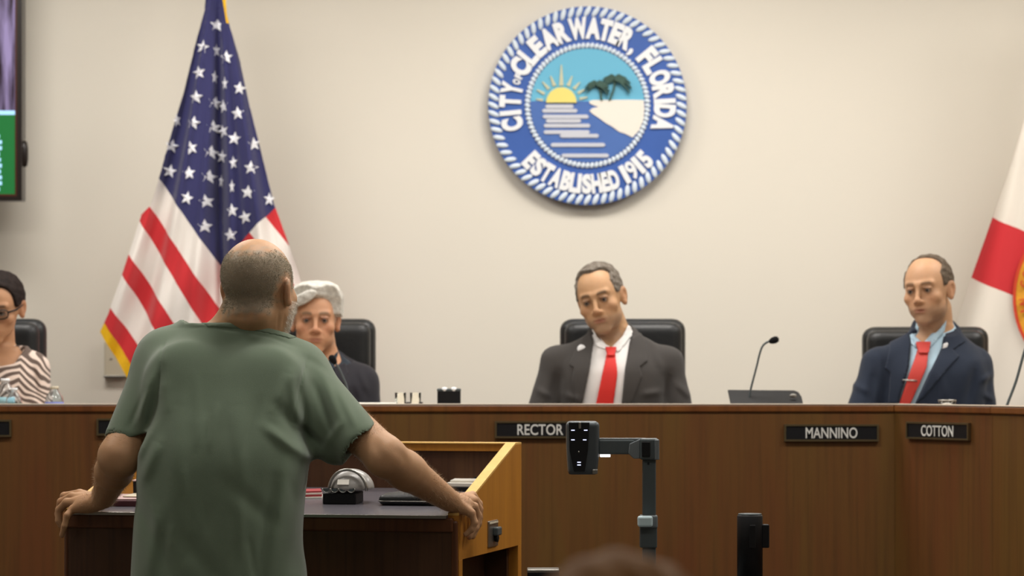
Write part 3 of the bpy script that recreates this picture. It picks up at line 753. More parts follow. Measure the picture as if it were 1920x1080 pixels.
# laptop back
lp = thing('laptop', P(1435, 757, 9.8)*[1, 1, 0]+[0, 0, DT], 'low black laptop, lid tilted back, on desk beside the thin microphone', 'laptop')
L0, L1, L2, L3 = P(1377, 775, 9.72), P(1512, 775, 9.72), P(1489, 732, 9.9), P(1365, 731, 9.9)
L0[2] = L1[2] = DT+.02
bm = bmesh.new(); pts = [L0, L1, P(1503, 744, 9.86), P(1497, 735, 9.89), L2, L3]
f = bm.faces.new([bm.verts.new(tuple(p)) for p in pts]); r2 = bmesh.ops.extrude_face_region(bm, geom=[f]); bmesh.ops.translate(bm, vec=(0, .012, -.004), verts=[v for v in r2['geom'] if isinstance(v, bmesh.types.BMVert)])
link('lid', bmm('lid', bm), M['black'], lp)
box('keyboard_base', (L0[0], 9.7, DT), (L1[0], 9.93, DT+.018), M['black'], lp, .004)
q = P(1487, 742, 9.84); bm = bmesh.new(); bmesh.ops.create_icosphere(bm, subdivisions=2, radius=1)
bmesh.ops.transform(bm, matrix=Matrix.Translation(Vector(q)) @ Matrix.Diagonal((.011, .004, .007, 1)), verts=bm.verts); link('lid_badge', bmm('lid_badge', bm), M['steel'], lp)
# black cup with uneven rim
q = P(842, 757, 9.84); zt = P(0, 729, 9.84)[2]
cp = thing('pen_cup', (q[0], q[1], DT), 'dark square cup standing alone on desk left of the man in grey suit', 'cup')
bm = bmesh.new(); add_box(bm, (q[0]-.037, q[1]-.037, DT), (q[0]+.037, q[1]+.037, zt)); bevel(bm, .006)
link('body', bmm('body', bm), M['black'], cp)
box('rim', (q[0]-.038, q[1]-.038, zt-.008), (q[0]+.038, q[1]+.038, zt+.001), M['dark_metal'], cp, .003)
for dx in (-.014, .016): lathe('clip', [(0, -.008), (.008, -.006), (.011, 0), (.008, .005), (0, .007)], (q[0]+dx, q[1]-.03, zt-.001), M['seal_white'], cp, 12)
# bottles and glasses
def bottle(px, D, h, r, lab, cap='seal_white', band='band_sky', grp='clear plastic water bottles'):
    q = P(px, 757, D); t = thing('water_bottle', (q[0], q[1], DT), lab, 'bottle', grp)
    lathe('body', [(0, 0), (r*.9, 0), (r, .006), (r, h*.2), (r*.93, h*.24), (r, h*.28), (r, h*.6), (r*.93, h*.72), (r*.55, h*.86), (r*.4, h*.9), (r*.4, h*.96), (r*.34, h*.96), (r*.34, h*.9), (r*.5, h*.855), (r*.86, h*.71), (r*.93, h*.6), (r*.93, .01), (0, .01)], (q[0], q[1], DT), M['glass'], t, 20)
    lathe('cap', [(0, h*.93), (r*.46, h*.93), (r*.46, h*1.0), (0, h*1.0)], (q[0], q[1], DT), M[cap], t, 16)
    lathe('label_band', [(r*1.01, h*.4), (r*1.015, h*.4), (r*1.015, h*.6), (r*1.01, h*.6)], (q[0], q[1], DT), M[band], t, 20)
M['band_sky'] = mat('band_sky', '8db4bd', .4, .4); M['band_blue'] = mat('band_blue', '6a74b0', .4, .4)
bottle(10, 9.95, .185-.035, .032, 'clear water bottle with blue label, in front of the woman in zebra print'); bottle(26, 9.85, .12, .026, 'small clear bottle with dark label touching the blue-labelled bottle', 'seal_white', 'seal_palm')
bottle(102, 9.9, .125, .03, 'clear water bottle with violet band, right of the woman in zebra print', 'beige', 'band_blue')
M['thin_glass'] = mat('thin_glass', 'f6faf8', .03, .5, trans=1, ior=1.12)
def tumbler(px, D, h, r, lab, col='thin_glass'):
    q = P(px, 757, D); t = thing('drinking_glass', (q[0], q[1], DT), lab, 'glass', 'small clear glasses on the desk')
    lathe('body', [(0, 0), (r*.8, 0), (r, h), (r*.93, h), (r*.74, .008), (0, .008)], (q[0], q[1], DT), M[col], t, 20)
    lathe('coaster', [(0, -.0), (r*1.3, 0), (r*1.3, .003), (0, .003)], (q[0], q[1], DT-.0), M['paper'], t, 20)
tumbler(751, 9.85, .105, .018, 'narrow clear glass, left one of two beside the dark cup'); tumbler(779, 9.85, .105, .018, 'narrow clear glass, right one of two beside the dark cup')
for px, lab in ((765, 'little black clip lying between the two narrow glasses'), (789, 'little black clip lying right of the two narrow glasses')):
    q = P(px, 757, 9.74); t = box('binder_clip', (q[0]-.007, q[1]-.007, DT), (q[0]+.007, q[1]+.007, ZT+.004), M['black'], None, .003); tag(t, lab, 'clip', 'black clips on the desk')
q = P(1776, 757, 9.62); t = thing('glass_bowl', (q[0], q[1], DT), 'shallow clear glass bowl on desk in front of the man in navy', 'bowl')
lathe('body', [(0, 0), (.02, 0), (.026, .06), (.028, .083), (.025, .083), (.022, .06), (.016, .006), (0, .006)], (q[0], q[1], DT), M['glass'], t, 20)
lathe('rim', [(.0255, .080), (.0285, .080), (.0285, .085), (.0255, .085), (.0255, .080)], (q[0], q[1], DT), M['steel'], t, 20)
q = P(690, 757, 9.8); t = thing('paper_pad', (q[0]-.02, q[1]+.05, DT), 'small stack of white paper on desk right of the white-haired man', 'paper')
box('paper_stack', (q[0]-.08, q[1]-.05, DT), (q[0]+.09, q[1]+.15, DT+.072), M['paper'], t, .002)
# ------------------------------------------------------------------ lectern
FR = np.array([-.136, 7.83]); FL = np.array([-1.174, 8.07])
u = FL-FR; LW = float(np.linalg.norm(u)); u = u/LW; nv = np.array([-u[1], u[0]]); nv = nv if nv[1] > 0 else -nv
# local frame: x = right along the front (towards FR), y = away, origin at FL on the floor
TL = Matrix(((-u[0], nv[0], 0, FL[0]), (-u[1], nv[1], 0, FL[1]), (0, 0, 1, 0), (0, 0, 0, 1)))
lec = thing('lectern', ((FR+FL)[0]/2, (FR+FL)[1]/2+.35, 0), 'wide speaker lectern with dark walnut front and golden oak side', 'lectern')
dep = .72; zf, zb = .998, CZ-(829-HZ)*8.535/F; ts = .028
def lbox(name, lo, hi, m, parent=lec, bev=.003): return box(name, lo, hi, m, parent, bev, TL)
# golden oak sides with an opening below
def side_panel(x0, x1):
    so = prism('side_panel', [(0, .884), (dep, .884), (dep, zb-.005), (.65, zb-.005), (0, zf+.0)], M['oak'], lec, 0, 1, TL @ Matrix.Translation((x0, 0, 0)) @ Matrix(((0, x1-x0, 0, 0), (1, 0, 0, 0), (0, 0, 1, 0), (0, 0, 0, 1))))
    # pale edging along the slope
    prism('side_edging', [(0, zf), (.65, zb-.005), (dep, zb-.005), (dep, zb), (.648, zb), (0, zf+.006)], M['oak_pale'], so, 0, 1, TL @ Matrix.Translation((x0, 0, 0)) @ Matrix(((0, x1-x0, 0, 0), (1, 0, 0, 0), (0, 0, 1, 0), (0, 0, 0, 1))))
    lbox('side_stile', (x0, .004, .0), (x1, .042, .884), M['oak'], so, .001); lbox('side_stile', (x0, dep-.04, .0), (x1, dep, .884), M['oak'], so, .001)
    lbox('side_stile', (x0, .042, 0), (x1, dep-.04, .12), M['oak'], so, .001)
    return so
side_panel(0, ts); sp = side_panel(LW-ts, LW)
lbox('front_panel', (.006, -.012, .0), (LW-.012, .02, .972), M['lect'])
lbox('front_corner', (LW-.022, -.012, .0), (LW-.001, .004, .985), M['lect_edge'], bev=.006); lbox('front_corner', (.0, -.012, .0), (.02, .004, .985), M['lect_edge'], bev=.006)
lbox('front_rail', (.006, -.018, .955), (LW-.012, .02, .992), M['lect_edge'], bev=.005)
zd = lambda y: .999+y*.062
sm = prism('desk_surface', [(-.02, zd(0)-.008), (.66, zd(.66)-.02), (.66, zd(.66)), (-.02, zd(-.02))], M['lect_top'], lec, 0, 1,
           TL @ Matrix.Translation((ts, 0, 0)) @ Matrix(((0, LW-2*ts, 0, 0), (1, 0, 0, 0), (0, 0, 1, 0), (0, 0, 0, 1))))
lbox('desk_edging', (ts, -.023, .990), (LW-ts, -.018, zd(-.02)+.0005), M['steel'], bev=.001)
lbox('back_panel', (ts, .662, .0), (LW-ts, dep, zb-.02), M['lect'], bev=.001)
lbox('back_rail', (ts, .655, zb-.024), (LW-ts, dep, zb-.004), M['oak'], bev=.001); lbox('back_rail_edging', (ts, .650, zb-.004), (LW-ts, dep, zb), M['oak_pale'], bev=.001)
lbox('inner_shelf', (ts, .03, .45), (LW-ts, .66, .47), M['lect']); lbox('inner_divider', (LW-.10, .05, .02), (LW-.09, .655, .93), M['lect'], bev=.001)
# switch plate on the oak side
def sidep(px, t_): return px
def side_pt(px, py):
    """point on the outer right face of the lectern seen at a pixel"""
    k = (px-960)/F; t = (k*FR[1]-FR[0])/(nv[0]-k*nv[1]); D = FR[1]+nv[1]*t; return t, CZ-(py-HZ)*D/F
(t0, z0), (t1, z1) = side_pt(914, 1027), side_pt(931, 974)
plt_ = lbox('switch_plate', (LW-.001, t0, z0), (LW+.005, t1, z1), M['steel'], sp, .002)
tm, zm = (t0+t1)/2+.012, (z0+z1)/2
lbox('cable_hood', (LW+.004, tm-.02, zm-.006), (LW+.018, tm+.03, zm+.017), M['dark_metal'], sp, .004)
q = TL @ Vector((LW+.006, tm-.002, zm-.012)); lathe('jack', [(0, 0), (.010, 0), (.012, .008), (.006, .010), (0, .004)], q, M['black'], sp, 16, TL.to_3x3().to_4x4() @ Matrix.Rotation(PI/2, 4, 'Y'))
lbox('label_strip', (LW+.004, t0+.004, z1-.008), (LW+.006, t1-.004, z1-.003), M['beige'], sp, .0005)
# local point on the desk surface under a pixel
TLi = TL.inverted()
def desk_pt(px, py):
    d = Vector(((px-960)/F, 1, -(py-HZ)/F)); o = Vector((0, 0, CZ)); n = Vector((nv[0]*-.062, nv[1]*-.062, 1)); p0 = TL @ Vector((0, 0, .999))
    k = (p0-o).dot(n)/d.dot(n); return o+d*k
SL = math.atan(.062)
def on_desk(px, py, rz=0): return Matrix.Translation(desk_pt(px, py)) @ TL.to_3x3().to_4x4() @ Matrix.Rotation(SL, 4, 'X') @ Matrix.Rotation(rz, 4, 'Z')
# scalloped black box with a grey arched cover
T = on_desk(636, 946); t = thing('tissue_box', T.translation, 'black box with scalloped rim under a grey arched cover on the lectern', 'box')
bx = .046
box('body', (-bx, 0, .0), (bx, .075, .030), M['black'], t, .003, T)
for k in range(4):
    x = -bx+.012+k*.0227
    pts = [(x+.0113*math.cos(a), .043-.011*math.sin(a)) for a in np.linspace(0, PI, 9)]
    prism('scallop', pts[::-1], M['black'], t, -.002, .003, T); pts = [(x+.0085*math.cos(a), .042-.008*math.sin(a)) for a in np.linspace(0, PI, 9)]
    prism('scallop_hole', pts[::-1], M['dark_metal'], t, -.0035, -.001, T)
    tube('scallop_rim', [T @ Vector((x+.0105*math.cos(a), -.003, .043-.0105*math.sin(a))) for a in np.linspace(0, PI, 9)], .0012, M['steel'], t, 6)
M['dome'] = mat('grey_cover', '8d8a86', .3, .5, bump=.05)
s = Sh(); s.ell((.02, .05, .036), (.062, .055, .055), .01); s.cut((0, 0, .036), (0, 0, -1), (.02, .05, 0), .09)
A, ax = s.eval((-.06, -.02, .02), (.1, .12, .11), .004)
surf('cover', A, (-.06, -.02, .02), .004, M['dome'], t, xf=lambda V: (np.array(T.to_3x3()) @ V.T).T+np.array(T.translation))
tube('cover_rim', [T @ Vector((.022+.052*math.cos(a), .008+.0*a, .036+.056*math.sin(a))) for a in np.linspace(0, PI, 17)], .0042, M['steel'], t, 8)
box('price_label', (-.004, -.009, .045), (.028, -.0045, .06), M['paper'], t, .0005, T @ Matrix.Rotation(-.5, 4, 'X') @ Matrix.Translation((0, -.02, .0)))
# pouch
T = on_desk(768, 949); t = thing('glasses_case', T.translation, 'flat black padded case on the lectern under the right forearm', 'case')
s = Sh(); s.box((0, .05, .014), (.088, .045, .014), .013, .01); s.ell((0, .05, .02), (.075, .035, .016), .01); s.fold((-.09, .003, .014), (.09, .003, .014), .003, -.002)
A, ax = s.eval((-.11, -.02, -.01), (.11, .12, .05), .004); surf('shell', A, (-.11, -.02, -.01), .004, M['leather'], t, xf=lambda V: (np.array(T.to_3x3()) @ V.T).T+np.array(T.translation))
tube('zipper', [T @ Vector(p) for p in ((-.086, .004, .012), (-.03, .002, .012), (.03, .002, .012), (.086, .004, .012))], .0015, M['steel'], t, 6)
# papers at the right, propped up on a folder
T = on_desk(868, 921, -.1); t = thing('paper_stack', T.translation, 'stack of white papers with yellow edge at right end of the lectern', 'paper')
box('paper', (-.05, .0, .012), (.05, .13, .022), M['paper'], t, .001, T); box('paper', (-.04, .02, .0225), (.05, .14, .028), M['paper'], t, .001, T @ Matrix.Rotation(.12, 4, 'Z'))
M['yellow'] = mat('yellow_card', 'b9962c', .7, .3); box('card', (-.03, .1, .0285), (.052, .15, .031), M['yellow'], t, .0005, T)
box('folder', (-.055, -.005, .0), (.055, .14, .012), M['black'], t, .002, T)
T = on_desk(884, 916, -.15); T = T @ Matrix.Translation((0, .0, .022)); t = thing('phone', T.translation, 'black phone lying on white papers at right end of the lectern', 'phone')
bm = bmesh.new(); add_box(bm, (-.035, 0, 0), (.035, .075, .012), T); bevel(bm, .003); link('case', bmm('case', bm), M['black'], t)
box('screen', (-.031, .004, .012), (.031, .071, .0128), M['lect_top'], t, 0, T)
# cards and striped leaflets left of the box
T = on_desk(596, 912, .1); t = thing('card_holder', T.translation, 'small clear-topped card holder beside the scalloped black box', 'holder')
box('body', (-.03, 0, .0), (.022, .04, .014), M['black'], t, .002, T); box('cards', (-.027, .006, .014), (.019, .012, .045), M['paper'], t, .0005, T @ Matrix.Rotation(-.2, 4, 'X'))
box('clip', (-.006, .003, .018), (.0, .006, .036), M['dark_metal'], t, .0005, T)
T = on_desk(590, 935, .25); t = thing('leaflet_stack', T.translation, 'red and white striped leaflets on the lectern beside the scalloped box', 'paper')
M['leaf_red'] = mat('leaflet_red', '93373a', .6, .3)
for k, m_ in enumerate(('paper', 'leaf_red', 'paper', 'leaf_red')): box('leaflet', (-.06, .0+k*.004, k*.005), (.02, .08, k*.005+.0045), M[m_], t, .0005, T @ Matrix.Rotation(.03*k, 4, 'Z'))
T = on_desk(236, 950, .05); t = thing('document_folder', T.translation, 'maroon folder with loose pinkish sheets at left end of the lectern', 'folder')
M['maroon'] = mat('maroon_folder', '4d2a30', .6, .3); M['pink'] = mat('pinkish_sheet', 'bda3a0', .8, .2)
box('folder', (-.09, .0, .0), (.14, .16, .016), M['maroon'], t, .002, T); box('sheet', (-.07, .015, .0165), (.14, .15, .019), M['pink'], t, .0005, T @ Matrix.Rotation(.08, 4, 'Z'))
box('sheet', (-.03, .05, .020), (.15, .16, .023), M['beige'], t, .0005, T @ Matrix.Rotation(-.1, 4, 'Z')); box('binder_spine', (-.02, .13, .0), (.14, .165, .055), M['black'], t, .002, T)
box('sheet', (-.02, .125, .055), (.14, .17, .058), M['pink'], t, .0005, T)
# ------------------------------------------------------------------ document camera on its cart
vD = 7.9
def V_(px, py, dy=0): return P(px, py, vD+dy)
CART = .70
cart = thing('equipment_cart', (V_(1150, 0)[0], vD, 0), 'black equipment cart under the document camera', 'cart')
cx = V_(1130, 0)[0]
box('top_shelf', (cx-.16, vD-.25, CART-.03), (cx+.29, vD+.35, CART), M['black'], cart, .006); box('bottom_shelf', (cx-.16, vD-.25, .12), (cx+.29, vD+.35, .15), M['black'], cart, .006)
for x in (cx-.14, cx+.27):
    for y in (vD-.23, vD+.33):
        lg = tube('leg', [(x, y, .07), (x, y, CART-.02)], .014, M['black'], cart, 10)
        lathe('caster', [(0, -.012), (.035, -.012), (.035, .012), (0, .012)], (x, y, .037), M['black'], lg, 12, Matrix.Rotation(PI/2, 4, 'X'))
vis = thing('document_camera', (V_(1216, 0)[0], vD, CART), 'grey document camera with horizontal arm and button panel in front of the desk', 'camera')
px_ = vD/F
M['vis_grey'] = mat('visualiser_grey', '4c5256', .4, .5, .4); M['vis_light'] = mat('visualiser_light', 'b9cdd2', .4, .5)
# head: tapering body seen from behind
s = Sh(); c = V_(1093, 840)
s.fr(np.eye(3), c); w_ = 31*px_; h_ = 50*px_
s.box((0, .04, 0), (w_, .05, h_), .012, .004)
s.fr()
s.cut(c+np.array([w_*1.0, 0, -h_*.2]), (1, 0, -.12), c, .2, .004); s.cut(c+np.array([-w_*.98, 0, -h_*.3]), (-1, 0, -.09), c, .2, .004)
A, ax = s.eval(c-[.06, .06, .09], c+[.06, .12, .09], .003); surf('head', A, c-[.06, .06, .09], .003, M['vis_grey'], vis)
Tv = Matrix.Translation(Vector(c))
pp = lambda x, y: ((x-1093)*px_, (840-y)*px_)
prism('button_panel', [pp(*p) for p in ((1066, 792), (1105, 792), (1102, 845), (1096, 884), (1076, 884), (1068, 845))], M['black'], vis, -.0135, -.008, Tv, .0008)
M['led'] = mat('button_glow', 'cfd6ff', .4, .3, emit=1.6)
for x, y in ((1074, 806.5), (1098, 806.5), (1074, 824.5), (1096, 824.5), (1085.5, 866.5), (1085.5, 871.5)):
    a, b = pp(x, y); box('button_light', (a-.0045, -.0145, b-.0012), (a+.0045, -.013, b+.0012), M['led'], vis, 0, Tv)
a, b = pp(1085, 847); lathe('sensor_dot', [(0, 0), (.002, 0), (.002, .001), (0, .001)], Vector(c)+Vector((a, -.0138, b)), M['steel'], vis, 8, Matrix.Rotation(PI/2, 4, 'X'))
a, b = pp(1087, 797); box('tally_tab', (a-.003, -.018, b-.009), (a+.003, -.01, b+.008), M['steel'], vis, .001, Tv)
a, b = pp(1115.5, 884); box('head_foot', (a-.007, -.013, b-.006), (a+.007, .0, b+.006), M['steel'], vis, .002, Tv); 
box('lens_barrel', (-.02, .03, -h_-.001), (.02, .07, -h_+.01), M['black'], vis, .006, Tv)
# arm
y0 = V_(0, 824)[2]; y1 = V_(0, 852)[2]; x0 = V_(1122, 0)[0]; x1 = V_(1190, 0)[0]
box('arm', (x0, vD-.002, y1), (x1, vD+.045, y0), M['dark_metal'], vis, .004); box('arm_cap', (x0, vD-.0, y0-.003), (x1+.03, vD+.046, y0+.003), M['grey_metal'], vis, .001)
a = V_(1135, 0)[0]; box('lamp', (a-.013, vD-.0, y1-.007), (a+.013, vD+.04, y1), mat('lamp_white', 'ffffff', .5, .3, emit=1.5), vis, .001)
prism('hinge_bracket', [pp(*p) for p in ((1180, 832), (1200, 823), (1200, 860), (1188, 860), (1178, 850))], M['grey_metal'], vis, -.006, .05, Tv, .002)
a0, a1 = V_(1200, 0)[0], V_(1235, 0)[0]; box('elbow_joint', (a0, vD-.012, V_(0, 862)[2]), (a1, vD+.05, V_(0, 822)[2]), M['dark_metal'], vis, .005)
box('elbow_cover', (a0+.004, vD-.017, V_(0, 856)[2]), (a0+.026, vD-.01, V_(0, 828)[2]), M['black'], vis, .002)
box('elbow_cover', (a1-.011, vD-.015, V_(0, 862)[2]), (a1+.001, vD-.0, V_(0, 824)[2]), M['grey_metal'], vis, .002)
a0, a1 = V_(1205, 0)[0], V_(1230, 0)[0]; box('post', (a0, vD+.0, CART+.02), (a1, vD+.034, V_(0, 858)[2]), M['dark_metal'], vis, .003)
tube('screw', [V_(1216, 869, -.003), V_(1216, 869, .004)], .003, M['black'], vis, 8)
a0, a1 = V_(1200, 0)[0], V_(1232, 0)[0]; box('post_sleeve', (a0, vD-.007, V_(0, 1027)[2]), (a1, vD+.04, V_(0, 985)[2]), M['dark_metal'], vis, .003)
box('clamp_knob', (V_(1195, 0)[0], vD-.03, V_(0, 987)[2]), (V_(1223, 0)[0], vD+.0, V_(0, 967)[2]), M['vis_light'], vis, .005); box('clamp_ring', (V_(1200, 0)[0], vD-.012, V_(0, 990)[2]), (V_(1233, 0)[0], vD+.042, V_(0, 966)[2]), M['grey_metal'], vis, .004)
box('base', (cx-.06, vD-.14, CART), (cx+.26, vD+.18, CART+.025), M['dark_metal'], vis, .008)
# second device on the cart
q0, q1 = P(989, 1068, 7.8), P(1048, 1068, 7.8)
dv = thing('monitor', ((q0[0]+q1[0])/2, 7.85, CART), 'small black monitor with grey top edge at bottom beside the lectern', 'monitor')
box('housing', (q0[0], 7.8, CART), (q1[0], 7.88, q0[2]-.006), M['black'], dv, .004); box('top_edge', (q0[0]-.001, 7.798, q0[2]-.008), (q1[0]+.001, 7.885, q0[2]), M['steel'], dv, .002)
box('foot', (q0[0]-.01, 7.78, CART), (q1[0]+.01, 7.93, CART+.01), M['black'], dv, .003)
# barrier post
q = P(1406, 965, 7.9); st_ = thing('barrier_post', (q[0], q[1], 0), 'black retractable-belt barrier post right of the document camera', 'post')
r = 24*7.9/F; zt = q[2]
lathe('post', [(0, .03), (r*.92, .03), (r*.92, zt-.16), (0, zt-.16)], (q[0], q[1], 0), M['black'], st_, 28); lathe('head', [(0, zt-.17), (r, zt-.17), (r, zt-.004), (r*.93, zt), (0, zt)], (q[0], q[1], 0), M['black'], st_, 28)
lathe('head_cap', [(0, zt), (r*.94, zt), (r*.9, zt+.003), (0, zt+.003)], (q[0], q[1], 0), M['dark_metal'], st_, 28); lathe('base', [(0, 0), (.17, 0), (.17, .012), (.1, .03), (0, .035)], (q[0], q[1], 0), M['black'], st_, 32)
z0, z1 = P(0, 1027, 7.9)[2], P(0, 983, 7.9)[2]; box('belt_clip', (q[0]+r-.004, q[1]-.012, z0), (P(1442, 0, 7.9)[0], q[1]+.012, z1), M['black'], st_, .003)
box('belt_slot', (q[0]-.004, q[1]-r-.003, z0), (q[0]+.012, q[1]-r+.01, z1), M['black'], st_, .002)
# ------------------------------------------------------------------ people
def rot(yaw=0, pitch=0, roll=0):
    y, p, r = map(math.radians, (yaw, pitch, roll))
    Rz = np.array([[math.cos(y), -math.sin(y), 0], [math.sin(y), math.cos(y), 0], [0, 0, 1]])
    Rx = np.array([[1, 0, 0], [0, math.cos(p), -math.sin(p)], [0, math.sin(p), math.cos(p)]])
    Ry = np.array([[math.cos(r), 0, math.sin(r)], [0, 1, 0], [-math.sin(r), 0, math.cos(r)]])
    return Ry @ Rz @ Rx
def head_skull(s, o):
    jw, ck = o.get('jaw', 1), o.get('cheek', 1)
    s.ell((0, .018, .036), (.077, .096, .084), .02)
    s.ell((0, -.028, .0), (.065, .062, .088), .03)
    s.ell((0, -.030, -.062), (.054*jw, .054, .044), .03)
    s.ell((0, -.074, -.100), (.024*jw, .018, .016), .022)
def head_prims(s, o):
    jw = o.get('jaw', 1); nl = o.get('nose', 1); age = o.get('age', 1)
    head_skull(s, o)
    for m in (-1, 1):
        s.ell((m*.045, -.064, -.024), (.020, .018, .017), .022)
        s.cap((m*.010, -.088, .024), (m*.045, -.074, .026), .0075, .006, .014)
        s.ell((m*.031, -.098, .004), (.019, .016, .0125), .012, 's')
        s.ell((m*.031, -.076, .004), (.0150, .0150, .0135), .004)
        s.ell((m*.031, -.0935, .002), (.0128, .0070, .0024), .002, 's')
        s.cap((m*.020, -.0905, .0115), (m*.044, -.0845, .0105), .0035, .003, .004)
        s.ell((m*.0785, .012, -.006), (.009, .019, .033), .006, rot=rot(m*-22, -8, m*6))
        s.ell((m*.087, .006, .000), (.006, .009, .015), .004, 's')
        s.ell((m*.079, .006, -.030), (.007, .009, .010), .006)
        s.fold((m*.017, -.100, -.032), (m*.034, -.088, -.066), .0045, -.0028*age)
        s.fold((m*.018, -.094, -.012), (m*.042, -.080, -.020), .004, -.0015*age)
        s.ell((m*.0125, -.099, -.035), (.0068, .009, .0068), .006)
        s.ell((m*.007, -.106, -.044), (.0035, .006, .003), .002, 's')
    s.cap((0, -.086, .020), (0, -.108*nl, -.026), .0070, .0085, .010)
    s.ell((0, -.1095*nl, -.032), (.0098, .010, .0090), .008)
    s.ell((0, -.072, -.060), (.036*jw, .023, .030), .02)
    s.fold((0, -.1, -.045), (0, -.098, -.053), .004, -.0012)
    s.ell((0, -.0900, -.0605), (.026, .0078, .0036), .005)
    s.ell((0, -.0895, -.0700), (.022, .0078, .0046), .005)
    s.ell((0, -.101, -.0652), (.028, .012, .0014), .002, 's')
    for m in (-1, 1): s.fold((m*.022, -.088, -.066), (m*.034, -.080, -.076), .004, -.0014*age)
    s.fold((-.014, -.092, -.081), (.014, -.092, -.081), .005, -.003)
    for k, zz in enumerate((.055, .066)): s.fold((-.03, -.088, zz), (.03, -.088, zz), .003, -.0008*age)
SK = dict(base='c29878', red='bb7766', lip='96604e', brow='6a5646', hair='6a6258')
def face_color(pal, c, R, sc, o):
    p = {k: np.array(lin(pal.get(k, SK[k]))) for k in SK}
    hr = o.get('hair_region')
    def f(V):
        L = (V-c) @ R/sc; x, y, z = L.T; ax_ = np.abs(x); col = np.tile(p['base'], (len(V), 1))
        def mixin(cc, m): nonlocal col; m = np.clip(m, 0, 1)[:, None]; col = col*(1-m)+cc*m
        near = (np.linalg.norm(L, axis=1) < .17)
        fr = near & (y < -.03)
        mixin(p['red'], fr*.28*np.exp(-((ax_-.042)/.02)**2-((z+.028)/.02)**2)); mixin(p['red'], fr*.3*np.exp(-(x/.014)**2-((z+.035)/.016)**2)*(y < -.09))
        mixin(p['red'], near*.3*np.exp(-((ax_-.083)/.012)**2)*(np.abs(y-.012) < .035)*(np.abs(z+.006) < .04))
        mixin(p['red']*.30, fr*.78*np.exp(-((ax_-.030)/.018)**2-((z-.006)/.012)**2))  # shade of the eye sockets and lids, painted into the skin colour
        if o.get('stubble'): mixin(np.array(lin(o['stubble'])), near*.45*(y < .0)*np.clip((-.045-z)/.02, 0, 1)*np.exp(-(np.maximum(-.13-z, 0)/.02)**2))
        mixin(p['lip'], fr*(y < -.08)*.85*np.exp(-(x/.021)**4-((z+.0655)/.0085)**4))
        zb = .0235+.0040*(1-((ax_-.03)/.02)**2)
        mixin(p['brow'], fr*o.get('browd', .9)*np.exp(-((z-zb)/.0055)**2)*np.clip((ax_-.010)/.006, 0, 1)*np.clip((.050-ax_)/.008, 0, 1))
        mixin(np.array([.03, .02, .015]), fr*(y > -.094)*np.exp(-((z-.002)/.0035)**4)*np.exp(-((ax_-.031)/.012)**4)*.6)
        if hr is not None: mixin(p['hair'], near*o.get('hairmix', .9)*np.clip(.5-hr(x, y, z)/.012, 0, 1))
        return col
    return f
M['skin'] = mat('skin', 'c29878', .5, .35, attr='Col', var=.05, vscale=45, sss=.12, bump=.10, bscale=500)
def hair_mat(n, c, c2=None): return mat(n, c, .7, .15, bump=.7, bscale=260, bstretch=(1, .25, 1), col2=c2, vscale=90)
M['eye_white'] = mat('eye_white', '83756b', .3, .5); M['iris'] = mat('iris', '2c221c', .2, .5)  # whites kept dark: the eyes' shade is put into their colour
def eyes(c, R, sc, parent):
    for m in (-1, 1):
        w_ = R @ (np.array([m*.031, -.0785, .003])*sc)+c
        T = Matrix(np.vstack([np.hstack([R*sc, w_[:, None]]), [0, 0, 0, 1]]).tolist())
        e = lathe('eyeball', [(0, -.0125)]+[(.0125*math.cos(a), .0125*math.sin(a)) for a in np.linspace(-1.3, 1.3, 9)]+[(0, .0125)], (0, 0, 0), M['eye_white'], parent, 16, T)
        w2 = w_+R @ (np.array([0, -.0108, 0])*sc)
        T2 = Matrix(np.vstack([np.hstack([R*sc, w2[:, None]]), [0, 0, 0, 1]]).tolist())
        lathe('iris', [(0, .0022), (.004, .0016), (.006, 0)], (0, 0, 0), M['iris'], e, 12, T2 @ Matrix.Rotation(PI/2, 4, 'X'))
def hairline(recede=0, low=-.05, temple=-.04, front=.0, tuft=.03):
    def f(x, y, z):
        zl = np.interp(y, [-.06, -.035, -.012, .028, .05], [.03, .012, .015, .0, low])
        ear = .028-np.sqrt(((y-.010)/1.0)**2+((z+.006)/1.15)**2)
        yh = np.interp(z, [-.02, .03, .06, .085, .10, .13], [temple+.005, temple, temple, temple+.012+recede, temple+.010+recede, temple+recede])
        yh = yh-(tuft)*np.exp(-(x/.032)**2)*np.clip((z-.07)/.02, 0, 1)-front
        return np.maximum(np.maximum(yh-y, zl-z), ear)
    return f
def hair_shell(name, o, c, R, sc, t, region, m, parent, extra=None, wav=.0008, h=.003, smooth=.002):
    s = Sh(); head_skull(s, o)
    if extra: extra(s)
    lo, hi = (-.13, -.15, -.11), (.13, .16, .18)
    A, ax = s.eval(lo, hi, h); X, Y, Z = ax[0][:, None, None], ax[1][None, :, None], ax[2][None, None, :]
    tt = t(X, Y, Z) if callable(t) else t
    wv = wav*(np.sin(X*210+Y*60+np.sin(Z*90)*1.5)+np.sin(Z*230+Y*90+X*80))
    A = np.maximum(A-tt-wv, region(X, Y, Z)*.8)
    return surf(name, A.astype(np.float32), lo, h, m, parent, it=1, xf=lambda V: (V*sc) @ R.T+c)
